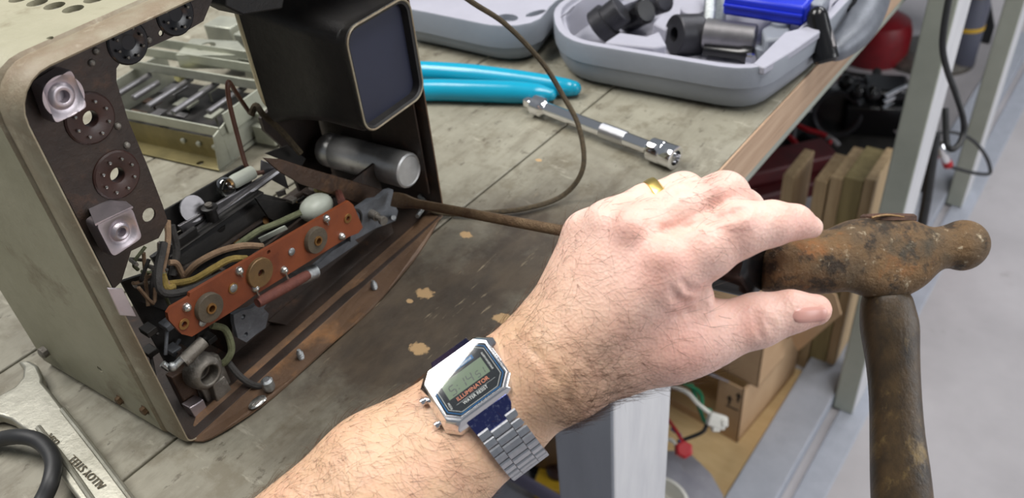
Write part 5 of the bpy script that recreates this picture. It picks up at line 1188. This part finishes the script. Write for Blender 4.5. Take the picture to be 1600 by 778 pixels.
# ------------------------------------------------------------------ ball-peen hammer
DH=.345
hm_=thing('hammer',tuple(at(1385,400,DH)),'rusty ball-peen hammer with worn dark wooden handle, head pressed on screwdriver','hammer')
M['hrust']=mat('hammer_rust',(98,82,62),(130,100,66),45,.5,metal=.45,bump=.9,bscale=260,c3=(146,100,60),c3scale=60,c3lo=.56,c3hi=.66)
def hrust():
    m=M['hrust']; nt=m.node_tree; N=nt.nodes; L=nt.links; b=N['Principled BSDF']; src=b.inputs['Base Color'].links[0].from_socket
    tc=[n for n in N if n.type=='TEX_COORD'][0]
    for sc_,lo_,hi_,c in ((90,.51,.60,(48,42,36)),(240,.60,.70,(206,192,164)),(30,.58,.70,(76,72,62))):
        n=N.new('ShaderNodeTexNoise'); n.inputs['Scale'].default_value=sc_; n.inputs['Detail'].default_value=8; n.inputs['Roughness'].default_value=.7; mp=N.new('ShaderNodeMapping'); mp.inputs['Location'].default_value=(sc_,0,0); L.new(tc.outputs['Object'],mp.inputs[0]); L.new(mp.outputs[0],n.inputs['Vector'])
        r=N.new('ShaderNodeMapRange'); r.inputs[1].default_value=lo_; r.inputs[2].default_value=hi_; r.inputs[4].default_value=.85; L.new(n.outputs[0],r.inputs[0])
        x=N.new('ShaderNodeMix'); x.data_type='RGBA'; L.new(r.outputs[0],x.inputs[0]); L.new(src,x.inputs[6]); x.inputs[7].default_value=tuple((((v/255.0)+0.055)/1.055)**2.4 for v in c)+(1,); src=x.outputs[2]
    L.new(src,b.inputs['Base Color'])
hrust()
sec=[(1186,398,449,1),(1188,392,453,1),(1196,383,457,1),(1208,374,457,1),(1227,367.5,455,1),(1255,365,457,1),(1283,364,459,1),(1300,361,456,.98),(1318,350,453,.96),(1335,342,458,.95),(1350,340,464,.92),(1370,338.5,468,.88),(1389,338,469,.86),(1410,339,464,.86),(1425,344,456,.86),(1440,351,446,.86),(1451,354.5,434,.9),(1462,355,424.5,.95),(1474,352.5,420,1),(1484,349,419.5,1),(1492,345.5,422,1),(1500,343.5,423.5,1),(1508,343,423,1),(1520,345.5,419,1),(1530,351.5,411,1),(1538,361,401,1),(1542,371,391,1),(1543.5,378,384,1)]
x=MB(); rings=[]
tiltd=R3[:,2]
for px,yt,yb,wk in sec:
    if 1196<px<1320: yt-=4; yb+=1.5
    c=at(px,(yt+yb)/2,DH); hh=(yb-yt)/2/FPX*DH; ww=min(hh,.0136)*wk if 1310<px<1450 else hh*wk
    pw=2.0 if px<1300 or px>1470 else 2.6
    rings.append([c+R3[:,1]*hh*math.copysign(abs(math.cos(t))**(2/pw),math.cos(t))+tiltd*ww*math.copysign(abs(math.sin(t))**(2/pw),math.sin(t)) for t in (2*math.pi*i/36 for i in range(36))])
x.loft(rings); hd=build('hammer_head',x,M['hrust'],hm_,angle=60,sub=1)
ROOT[hd.name]=ROOT[hm_.name]
x=MB(); x.tube([at(1470,356,DH-.006),at(1473,386,DH-.0095),at(1472,416,DH-.006)],.0009,6,4)
# wooden handle: wedged end above, grip below
M['hwood']=mat('dark_handle_wood',(78,61,38),(44,35,24),22,.36,lo=.38,hi=.66,bump=.25,bscale=60,stretch=(5,5,.6),c3=(130,108,66),c3scale=12,c3lo=.56,c3hi=.68)
hs=[(1386,450,30,.9),(1386,466,38,.8),(1386.5,478,40,.8),(1389,498,43.5,.8),(1390,515,44,.8),(1392,540,41.5,.8),(1395.5,575,39,.8),(1399,620,38,.8),(1401.5,680,40,.8),(1406,725,44,.8),(1409,778,46,.8),(1415,850,48,.8),(1424,940,50,.8),(1430,1020,52,.8)]
x=MB(); rings=[]
for k,(px,py,hwp,wk) in enumerate(hs):
    d=DH-.0; c=at(px,py,d); w_=hwp/FPX*d
    rings.append([c+R3[:,0]*w_*math.copysign(abs(math.cos(t))**.85,math.cos(t))+tiltd*w_*wk*math.copysign(abs(math.sin(t))**.85,math.sin(t)) for t in (2*math.pi*i/28 for i in range(28))])
x.loft(rings); build('handle',x,M['hwood'],hm_,sub=1)
x=MB(); rings=[]
for z,k in ((345,1.0),(338,1.0),(334.5,.9),(333.5,.5)):
    c=at(1388,z,DH); rings.append([c+R3[:,0]*.0115*k*math.cos(t)+tiltd*.0075*k*math.sin(t) for t in (2*math.pi*i/24 for i in range(24))])
x.loft(rings); ew=build('handle_end',x,mat('split_end_grain',(98,66,48),(70,48,36),80,.6,bump=.8,bscale=200,stretch=(1,1,4)),hm_)
x=MB(); x.tube([at(1362,340,DH-.0068),at(1385,336,DH-.0072),at(1412,339,DH-.0068)],.0006,6,3); build('steel_wedge',x,M['washer2'],ew)
